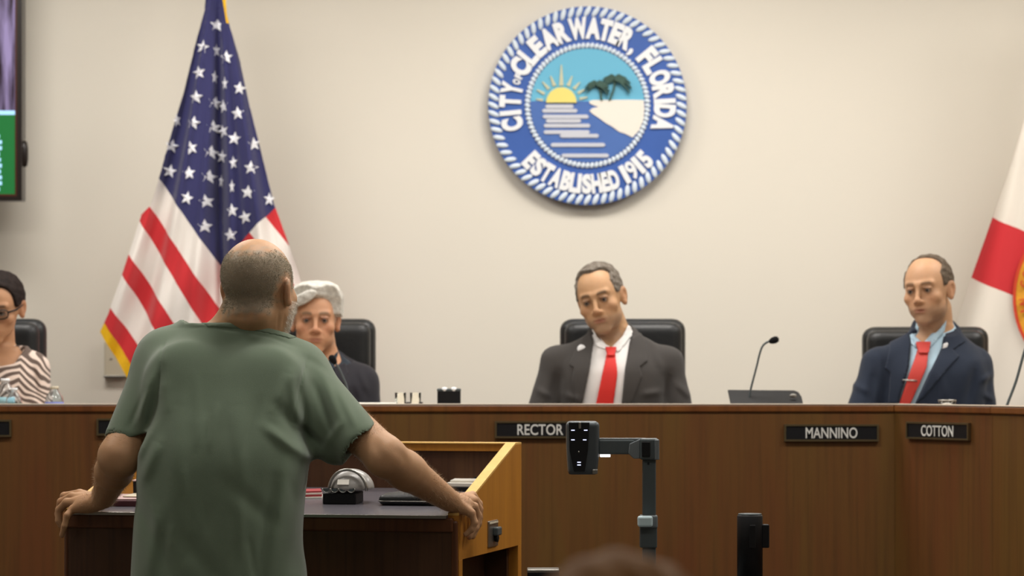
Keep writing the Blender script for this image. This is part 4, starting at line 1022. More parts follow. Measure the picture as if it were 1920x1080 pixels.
def fingers(s, wrist, knuck, tips, thumb, r=.0092):
    """palm bones from wrist to each knuckle, each finger a bent chain, thumb off the side"""
    w_ = np.array(wrist)
    for i, k_ in enumerate(knuck):
        k_ = np.array(k_); s.cap(w_+(k_-w_)*.05, k_, .0175, .0115, .012)
        ch = [k_]+[np.array(p) for p in tips[i]]; rr = np.linspace(r*1.08, r*.78, len(ch))*(1 if i < 3 else .88)
        for j in range(len(ch)-1): s.cap(ch[j], ch[j+1], rr[j], rr[j+1], .004)
    ch = [np.array(p) for p in thumb]; rr = np.linspace(r*1.5, r*.95, len(ch))
    for j in range(len(ch)-1): s.cap(ch[j], ch[j+1], rr[j], rr[j+1], .007)
def legs(root, x, y, m, shoe, spread=.1):
    s = Sh(); z0 = PLAT
    s.ell((x, y-.02, z0+.57), (.19, .16, .13), .03)
    for k in (-1, 1):
        s.cap((x+k*.09, y-.05, z0+.56), (x+k*spread, y-.44, z0+.50), .085, .062, .03)
        s.cap((x+k*spread, y-.44, z0+.50), (x+k*spread, y-.36, z0+.10), .062, .045, .02)
    lo, hi = (x-.3, y-.55, z0+.05), (x+.3, y+.2, z0+.75); A, ax = s.eval(lo, hi, .011); surf('trousers', A, lo, .011, m, root)
    for k in (-1, 1):
        s = Sh(); s.cap((x+k*spread, y-.34, z0+.05), (x+k*spread, y-.50, z0+.035), .045, .034, .01); s.cut((0, 0, z0+.003), (0, 0, -1), (x+k*spread, y-.42, z0), .3)
        lo, hi = (x+k*spread-.07, y-.57, z0-.01), (x+k*spread+.07, y-.26, z0+.12); A, ax = s.eval(lo, hi, .009); surf('shoe', A, lo, .009, shoe, root)
def seated(cf):
    D = cf['D']; Q = lambda px, py, dy=0: P(px, py, D+dy)
    px0 = cf['px0']; u_ = D/F
    root = thing('person', (Q(px0, 0)[0], D, PLAT+.52), cf['label'], 'person', 'council members seated at the desk')
    hc = Q(*cf['head']); R = rot(*cf['rot']); sc = cf.get('hs', 1.0); o = cf['o']
    tw = rot(cf.get('twist', 0))
    def torso(s, g, arms=True, collar=False):
        c0 = Q(px0, 0); c0[2] = 0; s.fr(tw, c0)
        K = [(P(0, py, D)[2], (cx-px0)*u_, dy, rx*u_, ry) for py, cx, dy, rx, ry in cf['torso']]
        s.loft(sorted(K), .03, g=g); s.fr()
        for i in (0, 1):
            sh, el, wr = cf['arms'][i]; sh, el, wr = Q(*sh), Q(*el), Q(*wr)
            s.cap(Q(px0+(cf['neck'][1][0]-px0)*.6, cf['neck'][1][1]+22, .01), sh, .045+g, cf.get('shr', .058)+g, .045)
            if cf.get('pad') and g > -.02: s.ell(sh+[(-1 if i == 0 else 1)*-.012, .005, .028], (.060+g, .055+g, .034+g), .02)
            if arms:
                s.cap(sh, el, cf.get('shr', .058)+.002+g, .050+g, .02); s.cap(el, wr, .050+g, .038+g, .012)
    nk = [Q(*p) for p in cf['neck']]; nr = cf.get('nr', .056)
    # -- body: head, neck, trunk, arms and hands in one surface
    s = Sh(); torso(s, -.022)
    s.cap(nk[0], nk[1], nr, nr*1.06, .02)
    for i in (0, 1):
        wr = Q(*cf['arms'][i][2]); m = -1 if i == 0 else 1; el = Q(*cf['arms'][i][1]); dr = (wr-el); dr[2] = 0; dr /= np.linalg.norm(dr); sd = np.array([-dr[1], dr[0], 0])
        kn = [wr+dr*.085+sd*(k-1.5)*.021 for k in range(4)]; kn = [np.array([k[0], k[1], DT+.028]) for k in kn]
        if cf.get('nohands'): continue
        tp = [[k+dr*.038-[0, 0, .006], k+dr*.062-[0, 0, .016], k+dr*.074-[0, 0, .020]] for k in kn]
        fingers(s, [wr[0], wr[1], DT+.03], kn, tp, [wr+dr*.02+[0, 0, DT+.025-wr[2]], wr+dr*.05-sd*m*-.04+[0, 0, DT+.018-wr[2]], wr+dr*.085-sd*m*-.045+[0, 0, DT+.014-wr[2]]])
    s.fr(R, hc, sc); head_prims(s, o); s.fr()
    zs = [P(0, cf['torso'][-1][0], D)[2]]
    lo = np.array([Q(cf['xr'][0], 0)[0], D-.52, .93]); hi = np.array([Q(cf['xr'][1], 0)[0], D+.22, hc[2]+.145*sc])
    A, ax = s.eval(lo, hi, .0033)
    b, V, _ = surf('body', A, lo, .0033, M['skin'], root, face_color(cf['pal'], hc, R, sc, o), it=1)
    eyes(hc, R, sc, root)
    hs = cf['hair'](hc, R, sc, root, o)
    # -- garments
    h = .0038; g0 = lo.copy(); g1 = hi.copy(); g1[2] = P(0, cf['top'], D)[2]
    js = Sh(); torso(js, 0.0)
    for fd in cf.get('folds', []): js.fold2(Q(*fd[0]), Q(*fd[1]), fd[2], fd[3]*.8, D+.02)
    for i in (0, 1):
        wr = Q(*cf['arms'][i][2]); el = Q(*cf['arms'][i][1]); d_ = (wr-el)/np.linalg.norm(wr-el); js.cut(wr-d_*.004, d_, wr, .12)
    if cf.get('lapcollar'):   # jacket collar standing round the neck
        js.cap(nk[1]+[0, .012, -.02], nk[1]+(nk[0]-nk[1])*.30+[0, .016, 0], nr+.030, nr+.018, .02)
        js.cut(nk[1]+(nk[0]-nk[1])*.28+[0, .0, .0], (0, -.5, 1), nk[0], .14)
        js.cap(nk[0]+[0, .01, .02], nk[1]+[0, -.0, -.01], nr+.006, nr+.010, .002, 's')
    JA, ax = js.eval(g0, g1, h); X, Y, Z = ax
    # image coordinates of the grid columns, at the depth of the chest, for the pattern pieces
    def toworld(poly, dy): return [(Q(p[0], p[1], dy)[0], Q(p[0], p[1], dy)[2]) for p in poly]
    dyc = cf.get('chest', -.12); front = (Y-(D-.0))[None, :, None]
    Vp = poly2(X, Z, toworld(cf['vee'], dyc))[:, None, :]
    jac = np.maximum(JA, -np.maximum(Vp, front))
    if cf.get('neckcut'): 
        ns = Sh(); ns.cap(nk[0], nk[1]-[0, 0, .01], nr+.004, nr+.006, .001); NA, _ = ns.eval(g0, g1, h); jac = np.maximum(jac, -NA)
    surf(cf['gname'], jac.astype(np.float32), g0, h, cf['gmat'], root, it=1)
    def overlay(name, base, poly, t0, t1, m, parent, back=False):
        p2 = poly2(X, Z, toworld(poly, dyc))[:, None, :]
        a = np.maximum(np.maximum(base-t1, -(base-t0)), np.maximum(p2, front)); i = np.argwhere(a < 0)
        if not len(i): return None
        l0 = np.maximum(i.min(0)-2, 0); l1 = i.max(0)+3; sl = tuple(slice(a_, b_) for a_, b_ in zip(l0, l1))
        return surf(name, a[sl].astype(np.float32), g0+l0*h, h, m, parent, it=1)[0]
    if 'shirt' in cf:
        ss = Sh(); torso(ss, -.012, arms=False); ss.cap(nk[1]+[0, 0, -.03], nk[1]+(nk[0]-nk[1])*.42, nr+.010, nr+.007, .01)
        kn = Q(*cf['knot']); bk = Q(cf['neck'][1][0], cf['collar_back'], .05)
        nrm = np.cross(bk-kn, [1, 0, 0]); nrm = nrm if nrm[2] > 0 else -nrm
        ss.cut(bk, nrm, bk, .25)
        SA, _ = ss.eval(g0, g1, h)
        cs = Sh(); cs.cap(nk[0], nk[1]-[0, 0, .02], nr+.002, nr+.002, .001); CA, _ = cs.eval(g0, g1, h)
        if 'throat' in cf:
            tp = poly2(X, Z, toworld(cf['throat'], dyc))[:, None, :]; SA = np.maximum(SA, -np.maximum(tp, front)); 
        surf('shirt', np.maximum(SA, -CA*1.0).astype(np.float32), g0, h, cf['shirt'], root, it=1)
        so = Sh(); torso(so, -.012, arms=False); so.cap(nk[1]+[0, 0, -.03], nk[1]+(nk[0]-nk[1])*.6, nr+.010, nr+.007, .02); SO, _ = so.eval(g0, g1, h)
        for pl_ in cf['collar']: overlay('collar', SO, pl_, .0, .006, cf['shirt'], root)
        if 'tie' in cf:
            t_ = overlay('tie', SO, cf['tie'], .004, .013, cf['tiem'], root); overlay('tie_knot', SO, cf['tieknot'], .004, .022, cf['tiem'], root)
    for pl_ in cf.get('lapels', []): overlay('lapel', JA, pl_, -.003, .006, cf['gmat'], root)
    cf['_Q'] = Q; cf['_JA'] = (JA, X, Y, Z); cf['_dyc'] = dyc; cf['root'] = root; cf['_hc'] = hc; cf['_R'] = R
    legs(root, Q(px0, 0)[0], D, cf['trm'], M['black'])
    return root
def front_y(cf, px, py):
    """depth of the garment's front surface at a pixel"""
    JA, X, Y, Z = cf['_JA']; q = cf['_Q'](px, py, cf['_dyc']); i = int(np.argmin(abs(X-q[0]))); k = int(np.argmin(abs(Z-q[2])))
    col = JA[i, :, k]; j = int(np.argmax(col < 0)); return np.array([q[0], Y[j], q[2]])
def cloth_mat(n, c, r=.85, sh=.25, bs=700, b=.15, var=.05): return mat(n, c, r, .25, sheen=sh, bump=b, bscale=bs, var=var, vscale=14)
M['suit_grey'] = cloth_mat('suit_grey', '3f3c3a', sh=.1); M['suit_navy'] = cloth_mat('suit_navy', '222a39', sh=.1); M['jacket_black'] = cloth_mat('jacket_black', '27262c', sh=.1)
M['shirt_white'] = cloth_mat('shirt_white', 'e2e0de', .8, .1); M['shirt_blue'] = cloth_mat('shirt_blue', 'a3bccb', .8, .1); M['shirt_dark'] = cloth_mat('shirt_dark', '26303a', .8, .1)
M['tie_red'] = mat('tie_red', 'c8261f', .55, .4, bump=.2, bscale=900, bstretch=(1, 1, 1)); M['tie_dark_red'] = mat('tie_dark_red', 'b23229', .55, .4, bump=.2, bscale=900)
M['trousers'] = cloth_mat('trousers', '33312f')
# ---- the man in the grey suit
hlR = hairline(.012, -.055, -.045, 0, .026)
def hairR(c, R, sc, root, o): return hair_shell('hair', o, c, R, sc, lambda X, Y, Z: .0045+.006*np.clip((Z-.05)/.05, 0, 1), hlR, hair_mat('hair_greybrown', '5c5248', '7c756c'), root)
cfR = dict(pad=1, D=10.3, px0=1150, xr=(965, 1345), top=585, label='man in grey suit, white shirt and red tie seated behind the walnut desk, head tilted',
    head=(1127, 561, -.02), rot=(-16, 4, -14), hs=.97, o=dict(jaw=1.14, age=1.5, hair_region=hlR, hairmix=.7, stubble='8a7466'), pal=dict(base='b68e69', red='a06650', hair='6a5f54', brow='3d3024'),
    neck=((1137, 590, .025), (1150, 628, .035)), nr=.055, hair=hairR,
    torso=[(930, 1150, .02, 104, .14), (800, 1150, .01, 104, .135), (720, 1150, .0, 106, .125), (684, 1150, .0, 102, .115), (662, 1150, .01, 86, .095), (640, 1150, .02, 60, .07), (618, 1150, .03, 38, .055)],
    arms=[((1045, 683, .01), (1010, 790, -.02), (1092, 806, -.30)), ((1250, 684, .01), (1276, 790, -.02), (1210, 806, -.30))], shr=.052, chest=-.11, lapcollar=True,
    vee=[(1108, 590), (1114, 640), (1105, 690), (1092, 757), (1084, 850), (1158, 850), (1165, 757), (1172, 690), (1184, 630), (1186, 590)],
    gname='suit_jacket', gmat=M['suit_grey'], shirt=M['shirt_white'], knot=(1144, 653, -.09), collar_back=612, trm=M['trousers'],
    collar=[[(1112, 614), (1118, 650), (1138, 656), (1146, 650), (1128, 640)], [(1184, 600), (1188, 628), (1160, 662), (1147, 651), (1168, 630)]],
    throat=[(1112, 590), (1120, 626), (1145, 654), (1150, 654), (1178, 622), (1186, 590)],
    tie=[(1138, 660), (1154, 660), (1158, 700), (1150, 757), (1149, 850), (1112, 850), (1117, 757), (1128, 705)], tieknot=[(1135, 650), (1157, 650), (1153, 668), (1139, 668)], tiem=M['tie_red'],
    lapels=[[(1108, 618), (1114, 640), (1106, 690), (1092, 757), (1080, 757), (1073, 715), (1076, 690), (1067, 684), (1080, 655), (1093, 632)],
            [(1188, 604), (1186, 632), (1173, 690), (1166, 757), (1184, 757), (1204, 705), (1200, 688), (1216, 676), (1213, 640), (1200, 615)]],
    folds=[((1046, 700, -.10), (1034, 757, -.10), .016, -.010), ((1256, 700, -.1), (1246, 757, -.1), .016, -.010), ((1008, 730, -.06), (1032, 745, -.08), .012, .008), ((1270, 720, -.05), (1295, 745, -.07), .012, .008),
           ((1205, 740, -.12), (1240, 735, -.11), .012, .008), ((1060, 740, -.11), (1085, 750, -.12), .012, .008), ((1222, 640, -.07), (1240, 690, -.10), .014, .006), ((1230, 650, -.06), (1205, 625, -.05), .010, .006)])
seated(cfR)
q = front_y(cfR, 1091, 654); pn = lathe('lapel_pin', [(0, 0), (.0135, 0), (.0145, .002), (.012, .004), (0, .0045)], q+[0, -.006, 0], M['seal_white'], cfR['root'], 20, Matrix.Rotation(PI/2, 4, 'X'))
# ---- the man in the navy suit
hlM = hairline(.018, -.055, -.036, 0, .012)
def hairM(c, R, sc, root, o): return hair_shell('hair', o, c, R, sc, .0042, hlM, hair_mat('hair_brown', '4c4136', '6b5e50'), root)
cfM = dict(pad=1, D=10.25, px0=1741, xr=(1550, 1910), top=565, label='man in navy suit and light blue shirt with red tie seated behind the COTTON nameplate',
    head=(1741, 544, -.02), rot=(-30, 2, -5), hs=.97, twist=-14, o=dict(jaw=1.12, age=.9, hair_region=hlM, hairmix=.7, stubble='8d7565'), pal=dict(base='ba906e', red='a5684e', hair='5d5042', brow='5f4632'),
    neck=((1752, 580, .01), (1754, 624, .03)), nr=.057, hair=hairM,
    torso=[(930, 1735, .02, 112, .15), (800, 1735, .01, 112, .145), (720, 1738, .0, 112, .13), (688, 1742, .0, 108, .12), (662, 1746, .01, 92, .10), (638, 1750, .02, 62, .07), (614, 1754, .03, 38, .055)],
    arms=[((1648, 688, -.01), (1608, 790, -.06), (1660, 806, -.30)), ((1826, 688, .02), (1844, 795, -.02), (1790, 806, -.32))], shr=.055, chest=-.12, lapcollar=True,
    vee=[(1714, 585), (1714, 640), (1706, 690), (1686, 757), (1676, 850), (1700, 850), (1716, 757), (1742, 700), (1770, 650), (1782, 600), (1784, 585)],
    gname='suit_jacket', gmat=M['suit_navy'], shirt=M['shirt_blue'], knot=(1733, 644, -.10), collar_back=598, trm=M['suit_navy'],
    collar=[[(1716, 608), (1712, 644), (1722, 652), (1734, 640), (1722, 628)], [(1782, 598), (1778, 620), (1750, 652), (1736, 641), (1764, 620)]],
    throat=[(1714, 580), (1716, 612), (1732, 643), (1738, 643), (1774, 600), (1784, 580)],
    tie=[(1724, 655), (1745, 655), (1738, 690), (1708, 757), (1700, 850), (1680, 850), (1687, 757), (1706, 700)], tieknot=[(1721, 640), (1750, 640), (1744, 662), (1725, 662)], tiem=M['tie_dark_red'],
    lapels=[[(1710, 606), (1712, 645), (1703, 690), (1684, 757), (1668, 757), (1672, 700), (1662, 690), (1676, 640), (1694, 615)],
            [(1786, 598), (1782, 618), (1768, 655), (1742, 702), (1716, 757), (1732, 745), (1778, 690), (1800, 668), (1790, 655), (1816, 640), (1802, 608)]],
    folds=[((1640, 700, -.10), (1632, 757, -.10), .016, -.010), ((1830, 690, -.12), (1812, 757, -.12), .016, -.011), ((1600, 720, -.08), (1628, 735, -.1), .012, .008), ((1838, 715, -.07), (1866, 700, -.05), .012, .007),
           ((1762, 700, -.13), (1775, 757, -.13), .014, .006), ((1845, 740, -.07), (1868, 750, -.07), .012, .007), ((1650, 650, -.08), (1655, 720, -.12), .012, .005)])
seated(cfM)
q = front_y(cfM, 1775, 650)
bm = bmesh.new(); 
for dx, dz, rr in ((0, .004, .008), (-.003, -.006, .007), (.005, .009, .005)):
    rr_ = bmesh.ops.create_icosphere(bm, subdivisions=2, radius=rr); bmesh.ops.transform(bm, matrix=Matrix.Translation(Vector(q)+Vector((dx, -.008, dz))) @ Matrix.Diagonal((1, .3, 1, 1)), verts=rr_['verts'])
link('lapel_pin', bmm('lapel_pin', bm), M['seal_white'], cfM['root'])
q = front_y(cfM, 1705, 713); tube('tie_clip', [q+[-.022, -.006, .001], q+[.026, -.010, -.002]], .0028, M['steel'], cfM['root'], 8)
# ---- the white-haired man
def hlW(x, y, z):
    base = hairline(-.012, -.07, -.055, .0, .02)(x, y, z)
    return base
def hairW(c, R, sc, root, o):
    def ex(s):
        s.ell((-.01, -.03, .100), (.062, .060, .024), .03); s.ell((-.040, -.060, .074), (.034, .026, .022), .02, rot=rot(0, 0, -35)); s.ell((.05, -.02, .085), (.030, .06, .03), .03)
        for m in (-1, 1): s.ell((m*.076, -.012, .025), (.012, .040, .046), .02)
    def reg(x, y, z):
        f = hairline(-.02, -.07, -.052, .0, .03)(x, y, z); sw = np.sqrt(((x+.040)/.048)**2+((y+.075)/.05)**2+((z-.078+(x+.04)*-.45)/.022)**2)-1
        return np.minimum(f, sw*.03)
    return hair_shell('hair', o, c, R, sc, lambda X, Y, Z: .007+.004*np.clip((Z-.02)/.06, 0, 1), reg, hair_mat('hair_white', 'd2cfc6', 'b8b4ab'), root, ex, .0007)
cfW = dict(D=10.3, px0=598, xr=(440, 770), top=600, label='white-haired man in dark jacket seated behind the man in the green shirt',
    head=(591, 601, -.03), rot=(4, 2, 0), hs=.965, o=dict(jaw=1.14, age=1.3, hair_region=hlW, hairmix=.3), pal=dict(base='ba8a69', red='a8604c', hair='cfcac0', brow='75604c'),
    neck=((595, 640, .01), (598, 682, .03)), nr=.060, hair=hairW,
    torso=[(950, 598, .02, 104, .15), (800, 598, .01, 104, .145), (740, 598, .0, 102, .13), (712, 598, .0, 98, .115), (690, 598, .01, 82, .095), (672, 598, .02, 56, .07), (656, 598, .03, 36, .055)],
    arms=[((510, 718, .01), (498, 800, -.02), (560, 808, -.30)), ((677, 716, .01), (692, 798, -.02), (640, 808, -.30))], shr=.052, chest=-.12, lapcollar=True,
    vee=[(572, 630), (570, 665), (585, 700), (600, 757), (612, 757), (622, 700), (630, 665), (628, 630)],
    gname='jacket', gmat=M['jacket_black'], shirt=M['shirt_dark'], knot=(600, 700, -.09), collar_back=655, trm=M['trousers'],
    collar=[[(566, 655), (576, 690), (590, 700), (598, 690)], [(632, 655), (626, 690), (608, 702), (600, 690)]],
    lapels=[[(560, 660), (570, 668), (586, 705), (598, 757), (575, 757), (555, 700)], [(640, 660), (630, 668), (622, 705), (612, 757), (634, 740), (652, 700)]],
    folds=[((655, 725, -.1), (668, 757, -.11), .014, -.010), ((672, 690, -.08), (690, 735, -.06), .012, .006), ((640, 700, -.1), (660, 745, -.12), .012, .006)])
seated(cfW)
# ---- the woman in zebra print
def zebra():
    m = bpy.data.materials.new('zebra_print'); m.use_nodes = True; nt = m.node_tree; N = nt.nodes; L = nt.links; b = N['Principled BSDF']
    b.inputs['Roughness'].default_value = .8; b.inputs['Sheen Weight'].default_value = .2; b.inputs['Specular IOR Level'].default_value = .2
    tc = N.new('ShaderNodeTexCoord'); n = N.new('ShaderNodeTexNoise'); n.inputs['Scale'].default_value = 6.5; n.inputs['Detail'].default_value = 1.5; L.new(tc.outputs['Object'], n.inputs[0])
    sx = N.new('ShaderNodeSeparateXYZ'); L.new(tc.outputs['Object'], sx.inputs[0])
    def mth(op, a, b_=None):
        q = N.new('ShaderNodeMath'); q.operation = op
        for i, v in enumerate((a, b_)):
            if v is None: continue
            if isinstance(v, (int, float)): q.inputs[i].default_value = v
            else: L.new(v, q.inputs[i])
        return q.outputs[0]
    ax_ = mth('ABSOLUTE', mth('SUBTRACT', sx.outputs[0], .075))
    ph = mth('ADD', mth('ADD', mth('MULTIPLY', ax_, 190), mth('MULTIPLY', sx.outputs[2], 240)), mth('MULTIPLY', n.outputs[0], 46))
    r = N.new('ShaderNodeMapRange'); r.inputs[1].default_value = -.15; r.inputs[2].default_value = .35; L.new(mth('SINE', ph), r.inputs[0])
    mx = N.new('ShaderNodeMix'); mx.data_type = 'RGBA'; mx.inputs[6].default_value = (*lin('5f5048'), 1); mx.inputs[7].default_value = (*lin('d8c5b8'), 1); L.new(r.outputs[0], mx.inputs[0]); L.new(mx.outputs[2], b.inputs['Base Color'])
    return m
M['zebra'] = zebra()
hlF = hairline(-.018, -.05, -.045, .0, .012)
def hairF(c, R, sc, root, o):
    m = hair_mat('hair_dark', '1c1614', '2a211e')
    def ex(s): s.fold((0, -.08, .09), (0, .02, .125), .006, -.006)
    hh = hair_shell('hair', o, c, R, sc, .0085, hlF, m, root, ex, .0006)
    s = Sh(); s.fr(R, c, sc); s.ell((0, .125, .0), (.038, .03, .036), .01); lo = c-.2; A, ax = s.eval(lo, c+.2, .004); surf('hair_bun', A, lo, .004, m, root)
    # glasses: two rounded frames, bridge, temples and thin lenses
    W = lambda p: R @ (np.array(p)*sc)+c
    gl = None
    for k in (-1, 1):
        pts = []
        for a in np.linspace(0, 2*PI, 25):
            ca, sa = math.cos(a), math.sin(a); x = k*.033+.0235*np.sign(ca)*abs(ca)**.7; z = .001+.0165*np.sign(sa)*abs(sa)**.7; pts.append(W((x, -.104+abs(x)**2*5, z)))
        fr = tube('glasses_frame', pts, .0022, M['black'], root, 8, False) if gl is None else tube('glasses_frame', pts, .0022, M['black'], gl, 8, False); gl = gl or fr
        bm = bmesh.new(); ctr = bm.verts.new(W((k*.033, -.099, .001))); vv = [bm.verts.new(p) for p in pts[:-1]]
        for i in range(24): bm.faces.new((ctr, vv[i], vv[(i+1) % 24]))
        lm = bmm('lens', bm); l_ = link('lens', lm, M['glass'], gl); md = l_.modifiers.new('t', 'SOLIDIFY'); md.thickness = .0012
        tube('temple', [W((k*.057, -.088, .006)), W((k*.077, -.06, .008)), W((k*.084, .0, .010))], [.0035, .003, .002], M['black'], gl, 8)
    tube('bridge', [W((-.011, -.103, .004)), W((0, -.108, .007)), W((.011, -.103, .004))], .002, M['black'], gl, 8)
    return hh
cfF = dict(D=10.25, px0=2, xr=(-140, 140), top=620, label='woman in zebra-print top and dark-framed glasses seated at left edge',
    head=(0, 577, -.04), rot=(-8, 16, 0), hs=.94, o=dict(jaw=.88, age=.4, nose=.96, hair_region=hlF, hairmix=.95), pal=dict(base='b88b69', red='a0624c', lip='a05a52', hair='261d1a', brow='3a2a22'),
    neck=((0, 610, .02), (0, 660, .03)), nr=.048, hair=hairF,
    torso=[(930, 2, .02, 84, .13), (800, 2, .01, 84, .125), (740, 2, .0, 82, .12), (705, 2, .0, 78, .11), (680, 2, .01, 66, .09), (664, 2, .015, 54, .075), (650, 2, .02, 44, .06)],
    arms=[((-68, 694, .01), (-80, 790, -.04), (-30, 808, -.28)), ((64, 690, .01), (74, 790, -.04), (26, 808, -.28))], shr=.046, chest=-.1, neckcut=True,
    vee=[(-48, 600), (-44, 650), (-28, 680), (0, 687), (24, 682), (38, 656), (46, 600)],
    gname='blouse', gmat=M['zebra'], trm=M['trousers'], folds=[((58, 690, -.1), (66, 750, -.1), .010, -.008), ((72, 660, -.02), (84, 740, -.03), .012, .006)])
seated(cfF)
# ------------------------------------------------------------------ the man in the green shirt (seen from behind)
DM = 7.72; Qm = lambda px, py, D=DM: P(px, py, D)
man = thing('person', (Qm(415, 0)[0], DM-.05, 0), 'bald man in green t-shirt leaning on the lectern, seen from behind', 'person')
hcM = Qm(486, 543, 7.76); RM = rot(159, -3, 0); scM = 1.07
oM = dict(jaw=1.06, age=1)
def scalp(x, y, z):
    """negative where cropped hair grows: back and sides, not the crown, not the neck"""
    top = z-(.080-.028*np.clip((-y)/.06, -.4, 1))
    low = np.interp(y, [-.02, .02, .06, .11], [.0, -.015, -.055, -.052])-z
    ear = .030-np.sqrt((y-.012)**2+((z+.004)/1.15)**2); face = (-.045-y)
    return np.maximum(np.maximum(np.maximum(top, low), face), ear*(np.abs(x) > .05)-.05*(np.abs(x) <= .05))
EL = Qm(224, 856, 7.66); ER = Qm(722, 856, 7.60)
SL_ = Qm(314, 676, 7.79); SR_ = Qm(556, 704, 7.785); WL = Qm(195, 934, 7.97); WR = Qm(842, 938, 7.83)
TK = [(1230, 408, 7.60, 168, .150), (1080, 411, 7.62, 165, .150), (960, 416, 7.64, 163, .148), (850, 421, 7.66, 161, .148), (770, 424, 7.70, 158, .142), (710, 427, 7.73, 146, .128), (668, 432, 7.76, 128, .120), (636, 438, 7.78, 100, .102), (616, 445, 7.80, 74, .084)]
def man_torso(s, g):
    s.fr(np.eye(3), (0, 0, 0)); s.loft(sorted((P(0, py, D)[2], P(cx, 0, D)[0], D, rx*D/F, ry) for py, cx, D, rx, ry in TK), .03, g=g, n=2.5)
    s.cap(Qm(430, 655, 7.79), SL_, .055+g, .074+g, .10); s.cap(Qm(460, 660, 7.79), SR_, .055+g, .074+g, .10)
    s.ell(Qm(345, 735, 7.66), (.09+g, max(.045+g, .012), .12+g), .06); s.ell(Qm(500, 745, 7.655), (.09+g, max(.045+g, .012), .12+g), .06)
s = Sh(); man_torso(s, -.045)
# neck and head
s.cap(hcM+[-.004, .01, -.045], Qm(468, 640, 7.80), .081, .090, .03); s.cap(Qm(455, 600, 7.78), Qm(420, 640, 7.79), .055, .05, .04)
s.fr(RM, hcM, scM); head_prims(s, oM); s.ell((0, .062, -.055), (.052, .038, .035), .03)
s.fold((-.05, .10, -.062), (.05, .10, -.062), .006, -.003); s.fr()
s.fold(Qm(445, 603, 7.70), Qm(512, 615, 7.72), .004, -.004); s.fold(Qm(524, 585, 7.71), Qm(520, 618, 7.73), .004, -.0025); s.fold(Qm(534, 590, 7.73), Qm(531, 616, 7.74), .004, -.0025)
# arms
s.cap(SL_, EL, .052, .049, .02); s.cap(EL, EL+(WL-EL)*.35, .051, .047, .02); s.cap(EL+(WL-EL)*.35, WL, .047, .030, .015, flat=((0, .3, 1), .9))
s.cap(SR_, ER, .055, .049, .02); s.cap(ER, ER+(WR-ER)*.35, .049, .047, .02); s.cap(ER+(WR-ER)*.3, WR, .048, .029, .015)
s.fold(Qm(700, 815, 7.56), Qm(712, 860, 7.55), .012, -.004); s.fold(Qm(740, 840, 7.55), Qm(795, 885, 7.60), .014, -.004)
s.ell(Qm(180, 920, 7.98), (.010, .010, .010), .02)
# left hand, fingers over the outer edge; the little finger is nearest
kL = [Qm(150, 925, 8.10), Qm(135, 931, 8.08), Qm(125, 942, 8.05), Qm(136, 955, 8.01)]
fingers(s, Qm(190, 940, 7.99), kL,
        [[Qm(120, 930, 8.13), Qm(112, 952, 8.14), Qm(114, 975, 8.14)], [Qm(114, 941, 8.10), Qm(109, 964, 8.11), Qm(113, 984, 8.11)],
         [Qm(111, 956, 8.07), Qm(110, 976, 8.07), Qm(118, 988, 8.07)], [Qm(126, 966, 8.00), Qm(121, 986, 8.00), Qm(116, 1004, 8.01)]],
        [Qm(192, 940, 8.02), Qm(186, 930, 8.08), Qm(170, 938, 8.13)], .0105)
s.ell(Qm(166, 946, 8.01), (.034, .02, .022), .015)
# right hand over the golden side panel
kR = [Qm(886, 929, 7.95), Qm(889, 938, 7.92), Qm(889, 950, 7.88), Qm(884, 962, 7.84)]
fingers(s, Qm(843, 940, 7.84), kR,
        [[Qm(898, 945, 7.96), Qm(899, 972, 7.95), Qm(889, 1000, 7.93)], [Qm(899, 955, 7.93), Qm(897, 982, 7.92), Qm(886, 1006, 7.90)],
         [Qm(897, 968, 7.89), Qm(892, 990, 7.88), Qm(880, 1007, 7.87)], [Qm(890, 980, 7.84), Qm(884, 993, 7.84), Qm(873, 1002, 7.84)]],
        [Qm(845, 935, 7.87), Qm(852, 930, 7.96), Qm(868, 935, 8.02)], .0102)
s.ell(Qm(862, 947, 7.86), (.032, .022, .024), .015)
for a, b in ((Qm(850, 926, 7.86), Qm(884, 940, 7.86)), (Qm(852, 932, 7.83), Qm(882, 954, 7.83))): s.fold(a, b, .004, .002)
for a, b in ((Qm(175, 922, 7.99), Qm(136, 936, 8.04)), (Qm(180, 932, 7.98), Qm(138, 950, 8.0))): s.fold(a, b, .004, .002)
lo = np.array([Qm(96, 0, 8.2)[0], 7.42, Qm(0, 1130)[2]]); hi = np.array([Qm(910, 0, 8)[0], 8.22, Qm(0, 430)[2]])
hM = .0034
A, ax = s.eval(lo, hi, hM)
skin_b = np.array(lin('b08a6c')); hair_c = np.array(lin('8c8472'))
def man_col(V):
    L = (V-hcM) @ RM/scM; x, y, z = L.T
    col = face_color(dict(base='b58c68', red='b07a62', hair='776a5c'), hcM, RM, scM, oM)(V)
    near = np.linalg.norm(L, axis=1) < .16
    n_ = (np.sin(x*260+z*90)+np.sin(z*310-y*120+x*40))*.08
    m = np.clip(.5-(scalp(x, y, z)+n_*.06)/.022, 0, 1)*near*.8
    col = col*(1-m[:, None])+hair_c*m[:, None]
    b = near*.5*np.clip((-.034-z)/.02, 0, 1)*np.clip((-.0-y)/.02, 0, 1)*np.clip((z+.125)/.02, 0, 1); col = col*(1-b[:, None])+np.array(lin('b5aa9c'))*b[:, None]
    hd = (V[:, 2] < 1.1); col = np.where(hd[:, None], col*np.array([.98, .96, .95]), col); return col
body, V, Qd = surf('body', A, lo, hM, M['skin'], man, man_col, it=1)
del A
eyes(hcM, RM, scM, man)
L = (V-hcM) @ RM/scM; near = np.linalg.norm(L, axis=1) < .16
mk = near & (scalp(L[:, 0], L[:, 1], L[:, 2]) < .004-.024*rng.random(len(V)))
p, n = sample_surface(V, Qd, mk, 15000)
